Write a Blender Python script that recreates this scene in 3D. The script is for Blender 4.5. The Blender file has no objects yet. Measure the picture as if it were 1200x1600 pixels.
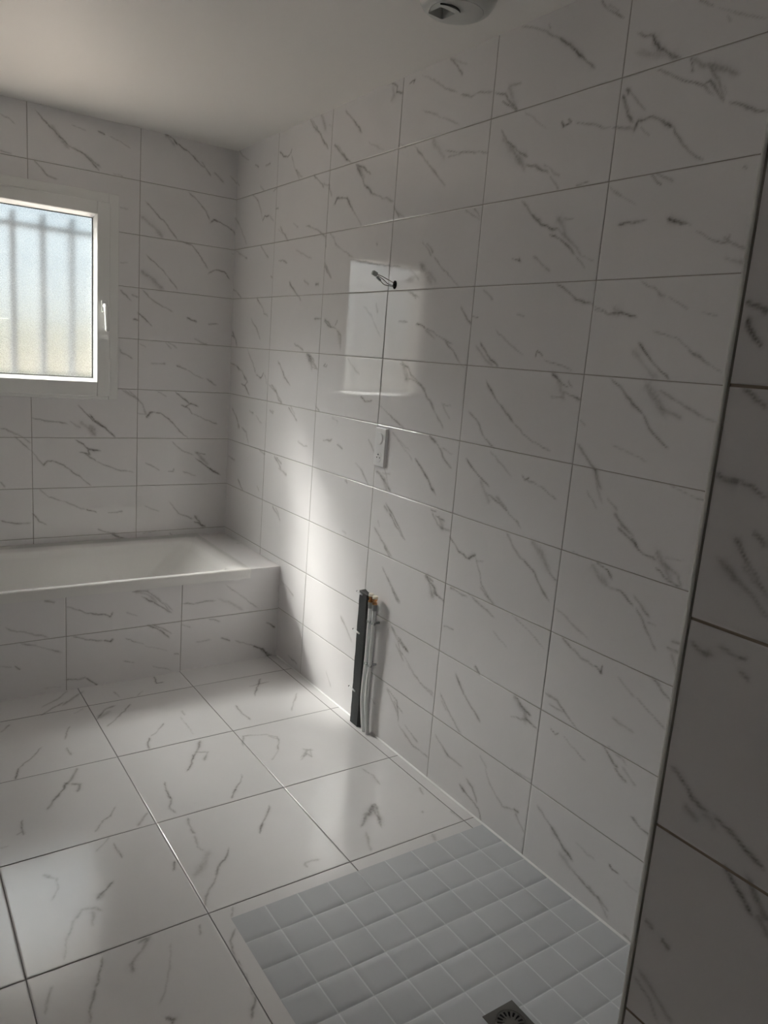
import bpy, bmesh, math, random
import numpy as np
from mathutils import Vector, Matrix

# ------------------------------------------------------------------ camera
C = bpy.context.scene.collection
sc = bpy.context.scene
cam_d = bpy.data.cameras.new('camera')
cam = bpy.data.objects.new('camera', cam_d); C.objects.link(cam)
cam_d.sensor_fit = 'HORIZONTAL'; cam_d.sensor_width = 36.0; cam_d.lens = 35.229
cam_d.clip_start = 0.02; cam_d.clip_end = 500
R_ = Vector((0.82676284, -0.55718427, 0.07751707)); U_ = Vector((0.04839181, 0.20772642, 0.97698924))
D_ = R_.cross(U_) * -1
M = Matrix((R_, U_, -D_)).transposed().to_4x4()
M.translation = Vector((-1.63789, -3.91484, 1.49841))
cam.matrix_world = M
sc.camera = cam

# ------------------------------------------------------------------ colour management
sc.view_settings.view_transform = 'Standard'
sc.view_settings.look = 'None'
sc.view_settings.gamma = 1
sc.view_settings.use_curve_mapping = False
sc.view_settings.exposure = 0.22
cy = sc.cycles
cy.use_denoising = True
cy.max_bounces = 16; cy.diffuse_bounces = 8; cy.glossy_bounces = 6; cy.transmission_bounces = 10
cy.sample_clamp_indirect = 7.0
cy.blur_glossy = 0.3
cy.caustics_refractive = True; cy.caustics_reflective = True

# ------------------------------------------------------------------ sky
w = bpy.data.worlds.new('sky'); sc.world = w; w.use_nodes = True
nt = w.node_tree; nt.nodes.clear()
tc = nt.nodes.new('ShaderNodeTexCoord'); sp = nt.nodes.new('ShaderNodeSeparateXYZ')
rp = nt.nodes.new('ShaderNodeValToRGB'); bg = nt.nodes.new('ShaderNodeBackground'); out = nt.nodes.new('ShaderNodeOutputWorld')
nt.links.new(tc.outputs['Generated'], sp.inputs[0]); nt.links.new(sp.outputs[2], rp.inputs[0])
nt.links.new(rp.outputs[0], bg.inputs[0]); nt.links.new(bg.outputs[0], out.inputs[0])
e = rp.color_ramp.elements
e[0].position = 0.0; e[0].color = (0.74, 0.80, 0.84, 1)
e[1].position = 1.0; e[1].color = (0.55, 0.78, 1.0, 1)
m_ = e.new(0.25); m_.color = (0.72, 0.88, 1.0, 1)
bg.inputs[1].default_value = 0.75

# ------------------------------------------------------------------ sun
sun_d = bpy.data.lights.new('sun', 'SUN'); sun = bpy.data.objects.new('sun', sun_d); C.objects.link(sun)
sun_d.energy = 95; sun_d.angle = math.radians(10.0); sun_d.color = (1.0, 0.93, 0.88)
sun_dir = Vector((1, -1.15, -1.25)).normalized()
sun.rotation_euler = sun_dir.to_track_quat('-Z', 'Y').to_euler()
sun.location = (-3, 4, 5)
# added wide sun lamp, standing in for sunlight scattered by the frosted pane
scat_d = bpy.data.lights.new('pane_scatter_fill', 'SUN'); scat = bpy.data.objects.new('pane_scatter_fill', scat_d); C.objects.link(scat)
scat_d.energy = 165.0; scat_d.angle = math.radians(50); scat_d.color = (1.0, 0.95, 0.92)
scat.rotation_euler = Vector((0.9, -1.4, -1.45)).normalized().to_track_quat('-Z', 'Y').to_euler(); scat.location = (-3.3, 4, 5)

# ------------------------------------------------------------------ materials
def mat(name, col, rough=0.5, metal=0.0, ior=1.5, coat=0.0, bump=None, trans=0.0):
    m = bpy.data.materials.new(name); m.use_nodes = True
    n = m.node_tree; b = n.nodes['Principled BSDF']
    b.inputs['Base Color'].default_value = (*col, 1); b.inputs['Roughness'].default_value = rough
    b.inputs['Metallic'].default_value = metal; b.inputs['IOR'].default_value = ior
    b.inputs['Coat Weight'].default_value = coat; b.inputs['Transmission Weight'].default_value = trans
    tcn = n.nodes.new('ShaderNodeTexCoord'); nz = n.nodes.new('ShaderNodeTexNoise')
    nz.inputs['Scale'].default_value = bump[0] if bump else 9.0; nz.inputs['Detail'].default_value = 6
    n.links.new(tcn.outputs['Object'], nz.inputs['Vector'])
    if bump:
        bp = n.nodes.new('ShaderNodeBump'); bp.inputs['Strength'].default_value = bump[1]; bp.inputs['Distance'].default_value = bump[2]
        n.links.new(nz.outputs['Fac'], bp.inputs['Height']); n.links.new(bp.outputs[0], b.inputs['Normal'])
    else:
        mr = n.nodes.new('ShaderNodeMapRange'); mr.inputs['To Min'].default_value = rough * 0.9; mr.inputs['To Max'].default_value = min(1, rough * 1.1 + 0.004)
        n.links.new(nz.outputs['Fac'], mr.inputs[0]); n.links.new(mr.outputs[0], b.inputs['Roughness'])
    return m

def marble(name, base, rough, ior, vein=(0.165, 0.15, 0.135), waviness=0.0):
    """white ceramic: clouded base, grey vein colour where the printed vein attribute is set"""
    m = bpy.data.materials.new(name); m.use_nodes = True
    n = m.node_tree; b = n.nodes['Principled BSDF']; L = n.links.new
    tcn = n.nodes.new('ShaderNodeTexCoord')
    nz = n.nodes.new('ShaderNodeTexNoise'); nz.inputs['Scale'].default_value = 3.2; nz.inputs['Detail'].default_value = 5
    L(tcn.outputs['Object'], nz.inputs['Vector'])
    cr = n.nodes.new('ShaderNodeValToRGB')
    cr.color_ramp.elements[0].position = 0.3; cr.color_ramp.elements[0].color = (*[c * 0.955 for c in base], 1)
    cr.color_ramp.elements[1].position = 0.7; cr.color_ramp.elements[1].color = (*base, 1)
    L(nz.outputs['Fac'], cr.inputs[0])
    at = n.nodes.new('ShaderNodeAttribute'); at.attribute_name = 'vein'
    nf = n.nodes.new('ShaderNodeTexNoise'); nf.inputs['Scale'].default_value = 110; nf.inputs['Detail'].default_value = 4
    L(tcn.outputs['Object'], nf.inputs['Vector'])
    mr = n.nodes.new('ShaderNodeMapRange'); mr.inputs['From Min'].default_value = 0.3; mr.inputs['From Max'].default_value = 0.65
    mr.inputs['To Min'].default_value = 0.6; mr.inputs['To Max'].default_value = 1.05
    L(nf.outputs['Fac'], mr.inputs[0])
    mu = n.nodes.new('ShaderNodeMath'); mu.operation = 'MULTIPLY'; L(at.outputs['Fac'], mu.inputs[0]); L(mr.outputs[0], mu.inputs[1])
    mx = n.nodes.new('ShaderNodeMix'); mx.data_type = 'RGBA'
    mx.inputs['B'].default_value = (*vein, 1)
    L(mu.outputs[0], mx.inputs['Factor']); L(cr.outputs[0], mx.inputs['A']); L(mx.outputs['Result'], b.inputs['Base Color'])
    b.inputs['Roughness'].default_value = rough; b.inputs['IOR'].default_value = ior
    if waviness:
        nw = n.nodes.new('ShaderNodeTexNoise'); nw.inputs['Scale'].default_value = 7; nw.inputs['Detail'].default_value = 1
        L(tcn.outputs['Object'], nw.inputs['Vector'])
        bp = n.nodes.new('ShaderNodeBump'); bp.inputs['Strength'].default_value = 0.6; bp.inputs['Distance'].default_value = waviness
        L(nw.outputs['Fac'], bp.inputs['Height']); L(bp.outputs[0], b.inputs['Normal'])
    return m

M_wall = marble('glazed_marble_wall_tile', (0.80, 0.785, 0.785), 0.04, 1.6, waviness=0.0004)
M_floor = marble('satin_marble_floor_tile', (0.80, 0.787, 0.785), 0.17, 1.9)
M_grout = mat('grey_beige_grout', (0.36, 0.34, 0.31), 0.8, bump=(400, 0.2, 0.0005))
M_fgrout = mat('dark_grey_floor_grout', (0.20, 0.195, 0.19), 0.8, bump=(400, 0.2, 0.0005))
M_fggrout = mat('brown_grey_grout', (0.30, 0.25, 0.20), 0.8, bump=(400, 0.2, 0.0005))
M_mosaic = mat('matt_blue_grey_mosaic', (0.50, 0.515, 0.535), 0.38, bump=(60, 0.1, 0.0006))
M_mgrout = mat('white_mosaic_grout', (0.66, 0.68, 0.69), 0.6)
M_ceil = mat('white_ceiling_paint', (0.78, 0.765, 0.74), 0.55, bump=(35, 0.08, 0.001))
M_acryl = mat('white_acrylic', (0.80, 0.79, 0.77), 0.1, ior=1.5)
M_pvc = mat('white_window_pvc', (0.82, 0.82, 0.80), 0.22)
M_caulk = mat('white_silicone', (0.85, 0.85, 0.84), 0.35)
M_trim = mat('pale_grey_trim', (0.8, 0.8, 0.77), 0.3)
M_trimdark = mat('trim_shade_strip', (0.2, 0.185, 0.165), 0.6)  # dark colour for the shadow line beside the corner trim
M_plast = mat('white_switch_plastic', (0.82, 0.82, 0.82), 0.2)
M_black = mat('black_rubber', (0.008, 0.010, 0.010), 0.6, bump=(90, 0.5, 0.002))
M_hole = mat('dark_hollow', (0.01, 0.01, 0.01), 0.9)
M_pipe = mat('white_pipe', (0.72, 0.73, 0.72), 0.3)
M_brass = mat('brass', (0.52, 0.28, 0.12), 0.25, metal=1.0)
M_cream = mat('cream_cap', (0.85, 0.78, 0.66), 0.4)
M_steel = mat('brushed_steel', (0.16, 0.155, 0.145), 0.4, metal=0.85)
M_clip = mat('grey_clip', (0.34, 0.36, 0.36), 0.35, metal=0.4)
M_vent = mat('grey_white_vent_plastic', (0.50, 0.51, 0.49), 0.35)
M_wire = mat('brown_wire', (0.10, 0.06, 0.045), 0.45)
M_conn = mat('clear_grey_connector', (0.42, 0.44, 0.42), 0.2)
M_iron = mat('dark_iron', (0.006, 0.008, 0.010), 0.9, ior=1.05)
M_render = mat('exterior_render', (0.62, 0.58, 0.52), 0.9, bump=(80, 0.4, 0.002))
M_gasket = mat('black_gasket', (0.03, 0.035, 0.035), 0.5)
M_ground = bpy.data.materials.new('dry_grass'); M_ground.use_nodes = True
_n = M_ground.node_tree; _b = _n.nodes['Principled BSDF']; _z = _n.nodes.new('ShaderNodeTexNoise'); _z.inputs['Scale'].default_value = 0.6
_c = _n.nodes.new('ShaderNodeValToRGB'); _c.color_ramp.elements[0].color = (0.105, 0.092, 0.078, 1); _c.color_ramp.elements[1].color = (0.14, 0.115, 0.10, 1)
_tc = _n.nodes.new('ShaderNodeTexCoord'); _n.links.new(_tc.outputs['Object'], _z.inputs['Vector'])
_n.links.new(_z.outputs['Fac'], _c.inputs[0]); _n.links.new(_c.outputs[0], _b.inputs['Base Color']); _b.inputs['Roughness'].default_value = 0.95

M_glass = bpy.data.materials.new('frosted_glass'); M_glass.use_nodes = True
_n = M_glass.node_tree; _n.nodes.remove(_n.nodes['Principled BSDF']); _o = _n.nodes['Material Output']
_g = _n.nodes.new('ShaderNodeBsdfGlass'); _g.inputs['IOR'].default_value = 1.42; _g.inputs['Roughness'].default_value = 0.33
_g.inputs['Color'].default_value = (0.97, 0.99, 0.985, 1)
_z = _n.nodes.new('ShaderNodeTexNoise'); _z.inputs['Scale'].default_value = 260; _z.inputs['Detail'].default_value = 2
_tc = _n.nodes.new('ShaderNodeTexCoord'); _n.links.new(_tc.outputs['Object'], _z.inputs['Vector'])
_bp = _n.nodes.new('ShaderNodeBump'); _bp.inputs['Strength'].default_value = 0.35; _bp.inputs['Distance'].default_value = 0.002
_n.links.new(_z.outputs['Fac'], _bp.inputs['Height']); _n.links.new(_bp.outputs[0], _g.inputs['Normal'])
# the texture of the pane leaves fine clear grains between the frosted ones
_t = _n.nodes.new('ShaderNodeBsdfTransparent'); _t.inputs[0].default_value = (0.95, 0.98, 0.975, 1)
_z2 = _n.nodes.new('ShaderNodeTexNoise'); _z2.inputs['Scale'].default_value = 420; _z2.inputs['Detail'].default_value = 1
_n.links.new(_tc.outputs['Object'], _z2.inputs['Vector'])
_mr = _n.nodes.new('ShaderNodeMapRange'); _mr.inputs['From Min'].default_value = 0.35; _mr.inputs['From Max'].default_value = 0.65
_mr.inputs['To Min'].default_value = 0.12; _mr.inputs['To Max'].default_value = 0.46
_n.links.new(_z2.outputs['Fac'], _mr.inputs[0])
_mx = _n.nodes.new('ShaderNodeMixShader'); _n.links.new(_mr.outputs[0], _mx.inputs[0]); _n.links.new(_g.outputs[0], _mx.inputs[1]); _n.links.new(_t.outputs[0], _mx.inputs[2])
_n.links.new(_mx.outputs[0], _o.inputs['Surface'])

# ------------------------------------------------------------------ helpers
def obj(name, bm, m, parent=None, smooth=False, bevel=0.0):
    if isinstance(bm, bmesh.types.BMesh):
        bmesh.ops.recalc_face_normals(bm, faces=bm.faces)
        me = bpy.data.meshes.new(name); bm.to_mesh(me); bm.free()
    else:
        me = bm
    for x in (m if isinstance(m, (list, tuple)) else [m]): me.materials.append(x)
    if smooth:
        for p in me.polygons: p.use_smooth = True
    o = bpy.data.objects.new(name, me); C.objects.link(o)
    if parent is not None: o.parent = parent
    if bevel:
        b = o.modifiers.new('bevel', 'BEVEL'); b.width = bevel; b.segments = 3; b.limit_method = 'ANGLE'
    return o
def tag(o, label=None, cat=None, group=None, kind=None):
    if label: o['label'] = label
    if cat: o['category'] = cat
    if group: o['group'] = group
    if kind: o['kind'] = kind
    return o
def empty(name, loc, label, cat, group=None):
    o = bpy.data.objects.new(name, None); C.objects.link(o); o.location = loc; o.empty_display_size = 0.05
    tag(o, label, cat, group); return o
def loc_bm(o):   # parts are written in world metres and shifted to the thing's base
    return o.location.copy()
def box(bm, x0, x1, y0, y1, z0, z1, o=(0, 0, 0)):
    v = [bm.verts.new((x - o[0], y - o[1], z - o[2])) for x in (x0, x1) for y in (y0, y1) for z in (z0, z1)]
    for f in ((0, 1, 3, 2), (4, 6, 7, 5), (0, 4, 5, 1), (2, 3, 7, 6), (0, 2, 6, 4), (1, 5, 7, 3)):
        bm.faces.new([v[i] for i in f])
    return v
def tube(bm, pts, r, n=14, o=(0, 0, 0), cap=True):
    pts = [Vector(q) - Vector(o) for q in pts]; rs = r if isinstance(r, (list, tuple)) else [r] * len(pts)
    rings = []
    prev = None
    for i, q in enumerate(pts):
        t = (pts[min(i + 1, len(pts) - 1)] - pts[max(i - 1, 0)]).normalized()
        if prev is None:
            a = t.orthogonal().normalized()
        else:
            a = (prev - t * prev.dot(t)).normalized()
        prev = a; b = t.cross(a)
        rings.append([bm.verts.new(q + (a * math.cos(k * 2 * math.pi / n) + b * math.sin(k * 2 * math.pi / n)) * rs[i]) for k in range(n)])
    for i in range(len(rings) - 1):
        for k in range(n):
            bm.faces.new([rings[i][k], rings[i][(k + 1) % n], rings[i + 1][(k + 1) % n], rings[i + 1][k]])
    if cap:
        bm.faces.new(rings[0][::-1]); bm.faces.new(rings[-1])
def smooth_path(pts, n=8):
    out_ = []
    P = [Vector(q) for q in pts]; P = [P[0]] + P + [P[-1]]
    for i in range(1, len(P) - 2):
        for k in range(n):
            t = k / n; a, b, c, d = P[i - 1], P[i], P[i + 1], P[i + 2]
            out_.append(0.5 * ((2 * b) + (c - a) * t + (2 * a - 5 * b + 4 * c - d) * t * t + (3 * b - a - 3 * c + d) * t ** 3))
    out_.append(P[-2]); return out_
def loft(bm, rings, close_first=False, close_last=False):
    vs = [[bm.verts.new(q) for q in r] for r in rings]
    n = len(vs[0])
    for i in range(len(vs) - 1):
        for k in range(n):
            bm.faces.new([vs[i][k], vs[i][(k + 1) % n], vs[i + 1][(k + 1) % n], vs[i + 1][k]])
    if close_first: bm.faces.new(vs[0][::-1])
    if close_last: bm.faces.new(vs[-1])
    return vs
def rrect(x0, x1, y0, y1, z, r, n=8):
    pts = []
    for cx, cy_, a0 in ((x1 - r, y1 - r, 0), (x0 + r, y1 - r, 90), (x0 + r, y0 + r, 180), (x1 - r, y0 + r, 270)):
        for k in range(n + 1):
            a = math.radians(a0 + 90 * k / n); pts.append((cx + r * math.cos(a), cy_ + r * math.sin(a), z))
    return pts

# ------------------------------------------------------------------ printed veins (metres on each surface)
VEINS = {
'R': [
([(2.373,2.461),(2.399,2.43),(2.433,2.409),(2.456,2.395)],0.0011,0.7),
([(2.397,2.442),(2.437,2.415)],0.00165,0.4),
([(2.072,2.481),(2.127,2.463),(2.195,2.43),(2.249,2.399)],0.0011,0.45),
([(2.233,2.409),(2.275,2.38),(2.315,2.346),(2.354,2.316),(2.379,2.297)],0.0022,0.8),
([(2.185,2.457),(2.196,2.44)],0.0011,0.5),
([(2.675,2.368),(2.716,2.344)],0.0011,0.45),
([(2.725,2.34),(2.784,2.309),(2.856,2.279)],0.0011,0.35),
([(2.753,2.315),(2.768,2.295)],0.0011,0.4),
([(1.735,2.483),(1.772,2.457),(1.812,2.414)],0.00165,0.75),
([(1.753,2.479),(1.832,2.439)],0.00165,0.35),
([(1.363,2.491),(1.399,2.487),(1.437,2.466),(1.432,2.446),(1.478,2.433)],0.00165,0.8),
([(1.408,2.472),(1.417,2.438),(1.398,2.423)],0.00385,0.4),
([(1.514,2.457),(1.547,2.463),(1.534,2.452)],0.0011,0.6),
([(1.588,2.467),(1.656,2.436),(1.723,2.396),(1.794,2.367)],0.0011,0.4),
([(1.813,2.355),(1.871,2.339),(1.909,2.34),(1.97,2.331)],0.00165,0.55),
([(1.979,2.325),(2.031,2.309),(2.057,2.281),(2.095,2.253)],0.00165,0.75),
([(2.041,2.333),(2.061,2.298),(2.083,2.262)],0.0044,0.4),
([(2.02,2.29),(2.058,2.272),(2.089,2.25)],0.0011,0.8),
([(2.049,2.328),(2.098,2.323)],0.0011,0.4),
([(2.504,2.345),(2.555,2.327),(2.568,2.306),(2.6,2.276),(2.649,2.252)],0.00165,0.6),
([(2.507,2.3),(2.573,2.278),(2.64,2.252)],0.00385,0.3),
([(2.56,2.322),(2.584,2.291),(2.63,2.259)],0.0033,0.5),
([(2.676,2.246),(2.713,2.223),(2.766,2.2),(2.808,2.18)],0.00385,0.6),
([(2.676,2.245),(2.689,2.212)],0.0011,0.8),
([(2.732,2.212),(2.754,2.18),(2.778,2.135)],0.0033,0.5),
([(2.725,2.178),(2.737,2.18),(2.759,2.152),(2.779,2.128)],0.00165,0.8),
([(2.578,2.246),(2.657,2.206),(2.722,2.175),(2.752,2.147)],0.0011,0.55),
([(2.795,2.125),(2.837,2.105),(2.892,2.086)],0.00165,0.55),
([(2.777,2.161),(2.785,2.14)],0.0011,0.35),
([(2.484,2.205),(2.504,2.179),(2.519,2.145),(2.532,2.132)],0.00165,0.6),
([(2.496,2.221),(2.505,2.201)],0.00165,0.7),
([(2.534,2.109),(2.546,2.134),(2.588,2.135),(2.619,2.122),(2.654,2.099)],0.0022,0.75),
([(2.654,2.099),(2.672,2.072),(2.704,2.038),(2.752,2.006)],0.00165,0.55),
([(2.471,2.132),(2.523,2.123)],0.0011,0.45),
([(2.496,2.221),(2.566,2.154)],0.0011,0.4),
([(2.554,2.116),(2.587,2.091)],0.0011,0.35),
([(2.738,2.019),(2.752,2.01)],0.0011,0.4),
([(2.026,2.211),(2.068,2.167),(2.13,2.126),(2.158,2.114)],0.00165,0.8),
([(2.085,2.146),(2.134,2.098),(2.151,2.073)],0.00495,0.45),
([(2.037,2.186),(2.102,2.13),(2.135,2.089)],0.0044,0.4),
([(2.148,2.092),(2.196,2.082),(2.252,2.053)],0.00165,0.6),
([(2.228,2.079),(2.297,2.039)],0.00165,0.35),
([(2.258,2.049),(2.296,2.006)],0.0011,0.4),
([(2.278,2.186),(2.289,2.17),(2.315,2.176),(2.302,2.186)],0.0011,0.75),
([(2.334,2.17),(2.404,2.152),(2.439,2.136)],0.0011,0.5),
([(2.124,2.241),(2.197,2.192),(2.225,2.174)],0.0011,0.35),
([(2.438,2.139),(2.534,2.116)],0.0011,0.35),
([(1.573,2.243),(1.616,2.21),(1.669,2.165),(1.71,2.133),(1.77,2.084)],0.00165,0.6),
([(1.675,2.246),(1.716,2.208),(1.757,2.167)],0.00495,0.4),
([(1.753,2.197),(1.823,2.181),(1.905,2.167),(1.976,2.153)],0.0011,0.5),
([(1.773,2.174),(1.84,2.173)],0.00165,0.4),
([(1.605,2.351),(1.719,2.308),(1.818,2.266)],0.0011,0.35),
([(1.478,2.263),(1.524,2.246)],0.0011,0.4),
([(1.625,2.342),(1.653,2.333)],0.0011,0.35),
([(1.402,2.09),(1.469,2.069)],0.00165,0.45),
([(1.47,2.057),(1.514,2.008)],0.0011,0.6),
([(1.49,2.033),(1.549,2.005)],0.0022,0.4),
([(1.892,1.994),(1.97,1.952)],0.0011,0.4),
([(1.932,1.995),(1.968,1.962)],0.0011,0.6),
([(1.669,1.912),(1.732,1.86)],0.0011,0.5),
([(2.361,2.007),(2.406,2.008)],0.0011,0.4),
([(2.151,1.993),(2.198,1.948),(2.241,1.925)],0.00165,0.5),
([(2.199,1.946),(2.242,1.917),(2.283,1.902),(2.321,1.892)],0.00165,0.8),
([(2.303,1.928),(2.332,1.899),(2.342,1.873)],0.00495,0.45),
([(2.328,1.921),(2.37,1.92)],0.0011,0.4),
([(2.285,1.886),(2.339,1.86),(2.392,1.822)],0.00165,0.85),
([(2.315,1.892),(2.375,1.853),(2.416,1.817)],0.0033,0.45),
([(2.608,1.999),(2.644,1.968)],0.0011,0.55),
([(2.621,2.001),(2.677,1.972)],0.00165,0.4),
([(2.48,1.986),(2.521,1.962)],0.0011,0.4),
([(2.493,1.972),(2.576,1.931)],0.0011,0.35),
([(2.523,1.89),(2.564,1.89),(2.612,1.891)],0.00165,0.6),
([(2.674,1.887),(2.693,1.879),(2.73,1.869)],0.0022,0.8),
([(2.693,1.881),(2.744,1.865)],0.0011,0.45),
([(2.76,1.849),(2.809,1.827),(2.847,1.817)],0.0011,0.5),
([(2.833,1.832),(2.86,1.813),(2.896,1.803)],0.00165,0.5),
([(2.842,1.825),(2.851,1.838)],0.0011,0.4),
([(2.856,1.983),(2.865,1.975)],0.0011,0.4),
([(2.393,1.818),(2.433,1.782)],0.0011,0.6),
([(2.416,1.817),(2.458,1.802)],0.00165,0.3),
([(1.741,1.859),(1.782,1.825),(1.831,1.792),(1.896,1.753)],0.0011,0.5),
([(1.66,1.843),(1.722,1.807),(1.773,1.768)],0.00495,0.4),
([(1.605,1.824),(1.669,1.782)],0.0033,0.35),
([(2.137,1.825),(2.173,1.816),(2.164,1.828)],0.0011,0.7),
([(2.224,1.829),(2.303,1.78)],0.00165,0.35),
([(2.333,1.745),(2.379,1.725),(2.412,1.702),(2.477,1.687)],0.00165,0.7),
([(2.435,1.702),(2.531,1.663)],0.0011,0.45),
([(2.531,1.663),(2.572,1.666),(2.625,1.651)],0.00165,0.75),
([(2.544,1.679),(2.573,1.659)],0.00385,0.35),
([(2.479,1.676),(2.531,1.661)],0.0011,0.45),
([(2.618,1.745),(2.692,1.708)],0.0011,0.4),
([(2.677,1.713),(2.702,1.704)],0.0033,0.3),
([(2.711,1.7),(2.77,1.673)],0.0011,0.35),
([(2.81,1.663),(2.849,1.656)],0.0011,0.5),
([(2.842,1.783),(2.899,1.769)],0.00275,0.3),
([(1.915,1.686),(1.956,1.65),(1.976,1.63)],0.00165,0.75),
([(1.977,1.655),(2.008,1.655)],0.0011,0.5),
([(2.183,1.664),(2.219,1.657)],0.0011,0.4),
([(2.018,1.739),(2.069,1.709)],0.00165,0.35),
([(1.571,1.638),(1.622,1.639)],0.0011,0.5),
([(1.672,1.633),(1.731,1.617)],0.0011,0.7),
([(1.731,1.617),(1.845,1.581),(1.891,1.566)],0.0011,0.45),
([(1.846,1.576),(1.903,1.54),(1.943,1.5)],0.0011,0.6),
([(1.943,1.5),(1.961,1.49)],0.0011,0.4),
([(1.606,1.746),(1.678,1.722)],0.0022,0.4),
([(1.636,1.745),(1.66,1.717)],0.0011,0.4),
([(2.028,1.575),(2.082,1.527),(2.127,1.501)],0.00165,0.85),
([(2.007,1.564),(2.068,1.521),(2.101,1.503)],0.00275,0.35),
([(2.098,1.616),(2.162,1.578),(2.231,1.543)],0.0011,0.35),
([(2.281,1.537),(2.289,1.556),(2.311,1.541)],0.0011,0.75),
([(2.318,1.532),(2.383,1.522),(2.434,1.506)],0.0011,0.45),
([(2.641,1.591),(2.681,1.552),(2.747,1.502)],0.00165,0.8),
([(2.624,1.57),(2.676,1.528),(2.709,1.506)],0.00385,0.35),
([(2.679,1.619),(2.747,1.605),(2.796,1.576),(2.884,1.528)],0.0011,0.4),
([(2.787,1.579),(2.853,1.541)],0.00165,0.4),
([(1.592,1.488),(1.645,1.476),(1.669,1.452),(1.753,1.406)],0.00165,0.75),
([(1.614,1.478),(1.642,1.427)],0.0044,0.5),
([(1.67,1.44),(1.763,1.401)],0.0022,0.4),
([(1.743,1.406),(1.808,1.349),(1.882,1.279)],0.00165,0.45),
([(1.86,1.365),(1.912,1.316)],0.00165,0.45),
([(1.869,1.363),(1.914,1.359)],0.0011,0.4),
([(2.075,1.456),(2.123,1.409),(2.173,1.374),(2.222,1.339)],0.00165,0.7),
([(2.222,1.339),(2.291,1.299),(2.387,1.274)],0.0011,0.4),
([(2.007,1.352),(2.06,1.321),(2.099,1.274),(2.146,1.249)],0.00165,0.6),
([(2.356,1.497),(2.398,1.468),(2.429,1.462)],0.0022,0.75),
([(2.378,1.476),(2.408,1.442),(2.405,1.424)],0.0055,0.45),
([(2.42,1.479),(2.441,1.463)],0.0011,0.7),
([(2.408,1.447),(2.445,1.438),(2.478,1.43)],0.00165,0.6),
([(2.361,1.429),(2.422,1.43)],0.0011,0.35),
([(2.484,1.31),(2.532,1.268),(2.565,1.238)],0.00275,0.4),
([(2.564,1.497),(2.605,1.475),(2.642,1.44),(2.687,1.412)],0.00165,0.65),
([(2.687,1.412),(2.712,1.378),(2.775,1.334)],0.00165,0.65),
([(2.677,1.492),(2.718,1.451),(2.753,1.415)],0.0055,0.45),
([(2.73,1.436),(2.799,1.412)],0.0033,0.4),
([(2.723,1.475),(2.821,1.437),(2.892,1.414)],0.00165,0.35),
([(2.802,1.443),(2.849,1.425)],0.00275,0.3),
([(2.479,1.377),(2.504,1.362)],0.0011,0.3),
([(2.6,1.322),(2.717,1.296)],0.0011,0.3),
([(1.511,1.309),(1.625,1.261)],0.0011,0.4),
([(1.805,1.247),(1.864,1.221),(1.897,1.181),(1.946,1.15)],0.00165,0.65),
([(1.883,1.213),(1.947,1.2)],0.0011,0.3),
([(1.737,1.155),(1.786,1.118),(1.877,1.044)],0.00165,0.7),
([(1.611,1.211),(1.723,1.143)],0.0011,0.35),
([(2.128,1.237),(2.241,1.173)],0.0011,0.35),
([(2.282,1.185),(2.297,1.173),(2.316,1.186)],0.0011,0.75),
([(2.304,1.174),(2.379,1.163),(2.435,1.136)],0.0011,0.5),
([(2.015,1.194),(2.078,1.156),(2.145,1.125)],0.00165,0.85),
([(2.097,1.138),(2.135,1.092),(2.154,1.069)],0.00495,0.45),
([(2.134,1.102),(2.197,1.083),(2.245,1.062)],0.00165,0.6),
([(2.18,1.1),(2.236,1.071)],0.00165,0.4),
([(2.478,1.31),(2.545,1.257),(2.589,1.198)],0.0022,0.45),
([(2.54,1.184),(2.581,1.143)],0.0011,0.4),
([(2.551,1.253),(2.594,1.163)],0.0022,0.35),
([(2.796,1.249),(2.898,1.224)],0.0011,0.4),
([(2.613,1.18),(2.651,1.149)],0.00165,0.35),
([(1.541,1.09),(1.584,1.022)],0.0011,0.5),
([(1.546,1.053),(1.597,1.006)],0.00275,0.45),
([(1.562,0.942),(1.591,0.923)],0.00275,0.4),
([(1.852,0.99),(1.89,0.987)],0.0011,0.5),
([(1.598,0.925),(1.658,0.875),(1.716,0.842)],0.00165,0.55),
([(1.863,0.981),(1.895,0.947),(1.934,0.933)],0.00165,0.6),
([(1.882,0.974),(1.938,0.963)],0.0011,0.7),
([(1.9,0.977),(1.933,0.939)],0.0044,0.4),
([(1.916,0.935),(1.978,0.938)],0.0022,0.4),
([(1.972,0.919),(2.03,0.877),(2.077,0.867)],0.00165,0.75),
([(2.077,0.867),(2.111,0.891)],0.0022,0.9),
([(2.112,0.882),(2.144,0.836),(2.157,0.801),(2.202,0.766)],0.00165,0.55),
([(2.122,0.874),(2.157,0.874)],0.0011,0.3),
([(2.151,0.789),(2.227,0.752)],0.0022,0.45),
([(2.238,1.061),(2.292,1.037)],0.0011,0.45),
([(2.276,1.044),(2.307,1.025)],0.00165,0.4),
([(2.248,0.996),(2.283,0.958),(2.322,0.933)],0.0022,0.45),
([(2.322,0.933),(2.382,0.904),(2.415,0.863),(2.452,0.837)],0.00165,0.7),
([(2.353,0.996),(2.398,0.968),(2.445,0.921)],0.00495,0.45),
([(2.439,0.92),(2.473,0.905)],0.00165,0.5),
([(2.517,1.008),(2.543,0.996)],0.00165,0.3),
([(2.641,1.142),(2.683,1.112),(2.712,1.093)],0.0022,0.5),
([(2.703,1.091),(2.743,1.062),(2.788,1.053)],0.00165,0.7),
([(2.657,1.111),(2.726,1.071)],0.00165,0.5),
([(2.784,1.077),(2.818,1.044),(2.843,1.01)],0.00495,0.5),
([(2.792,1.033),(2.834,1.011),(2.867,1.004)],0.00165,0.8),
([(2.814,1.068),(2.869,1.07)],0.0011,0.35),
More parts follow.
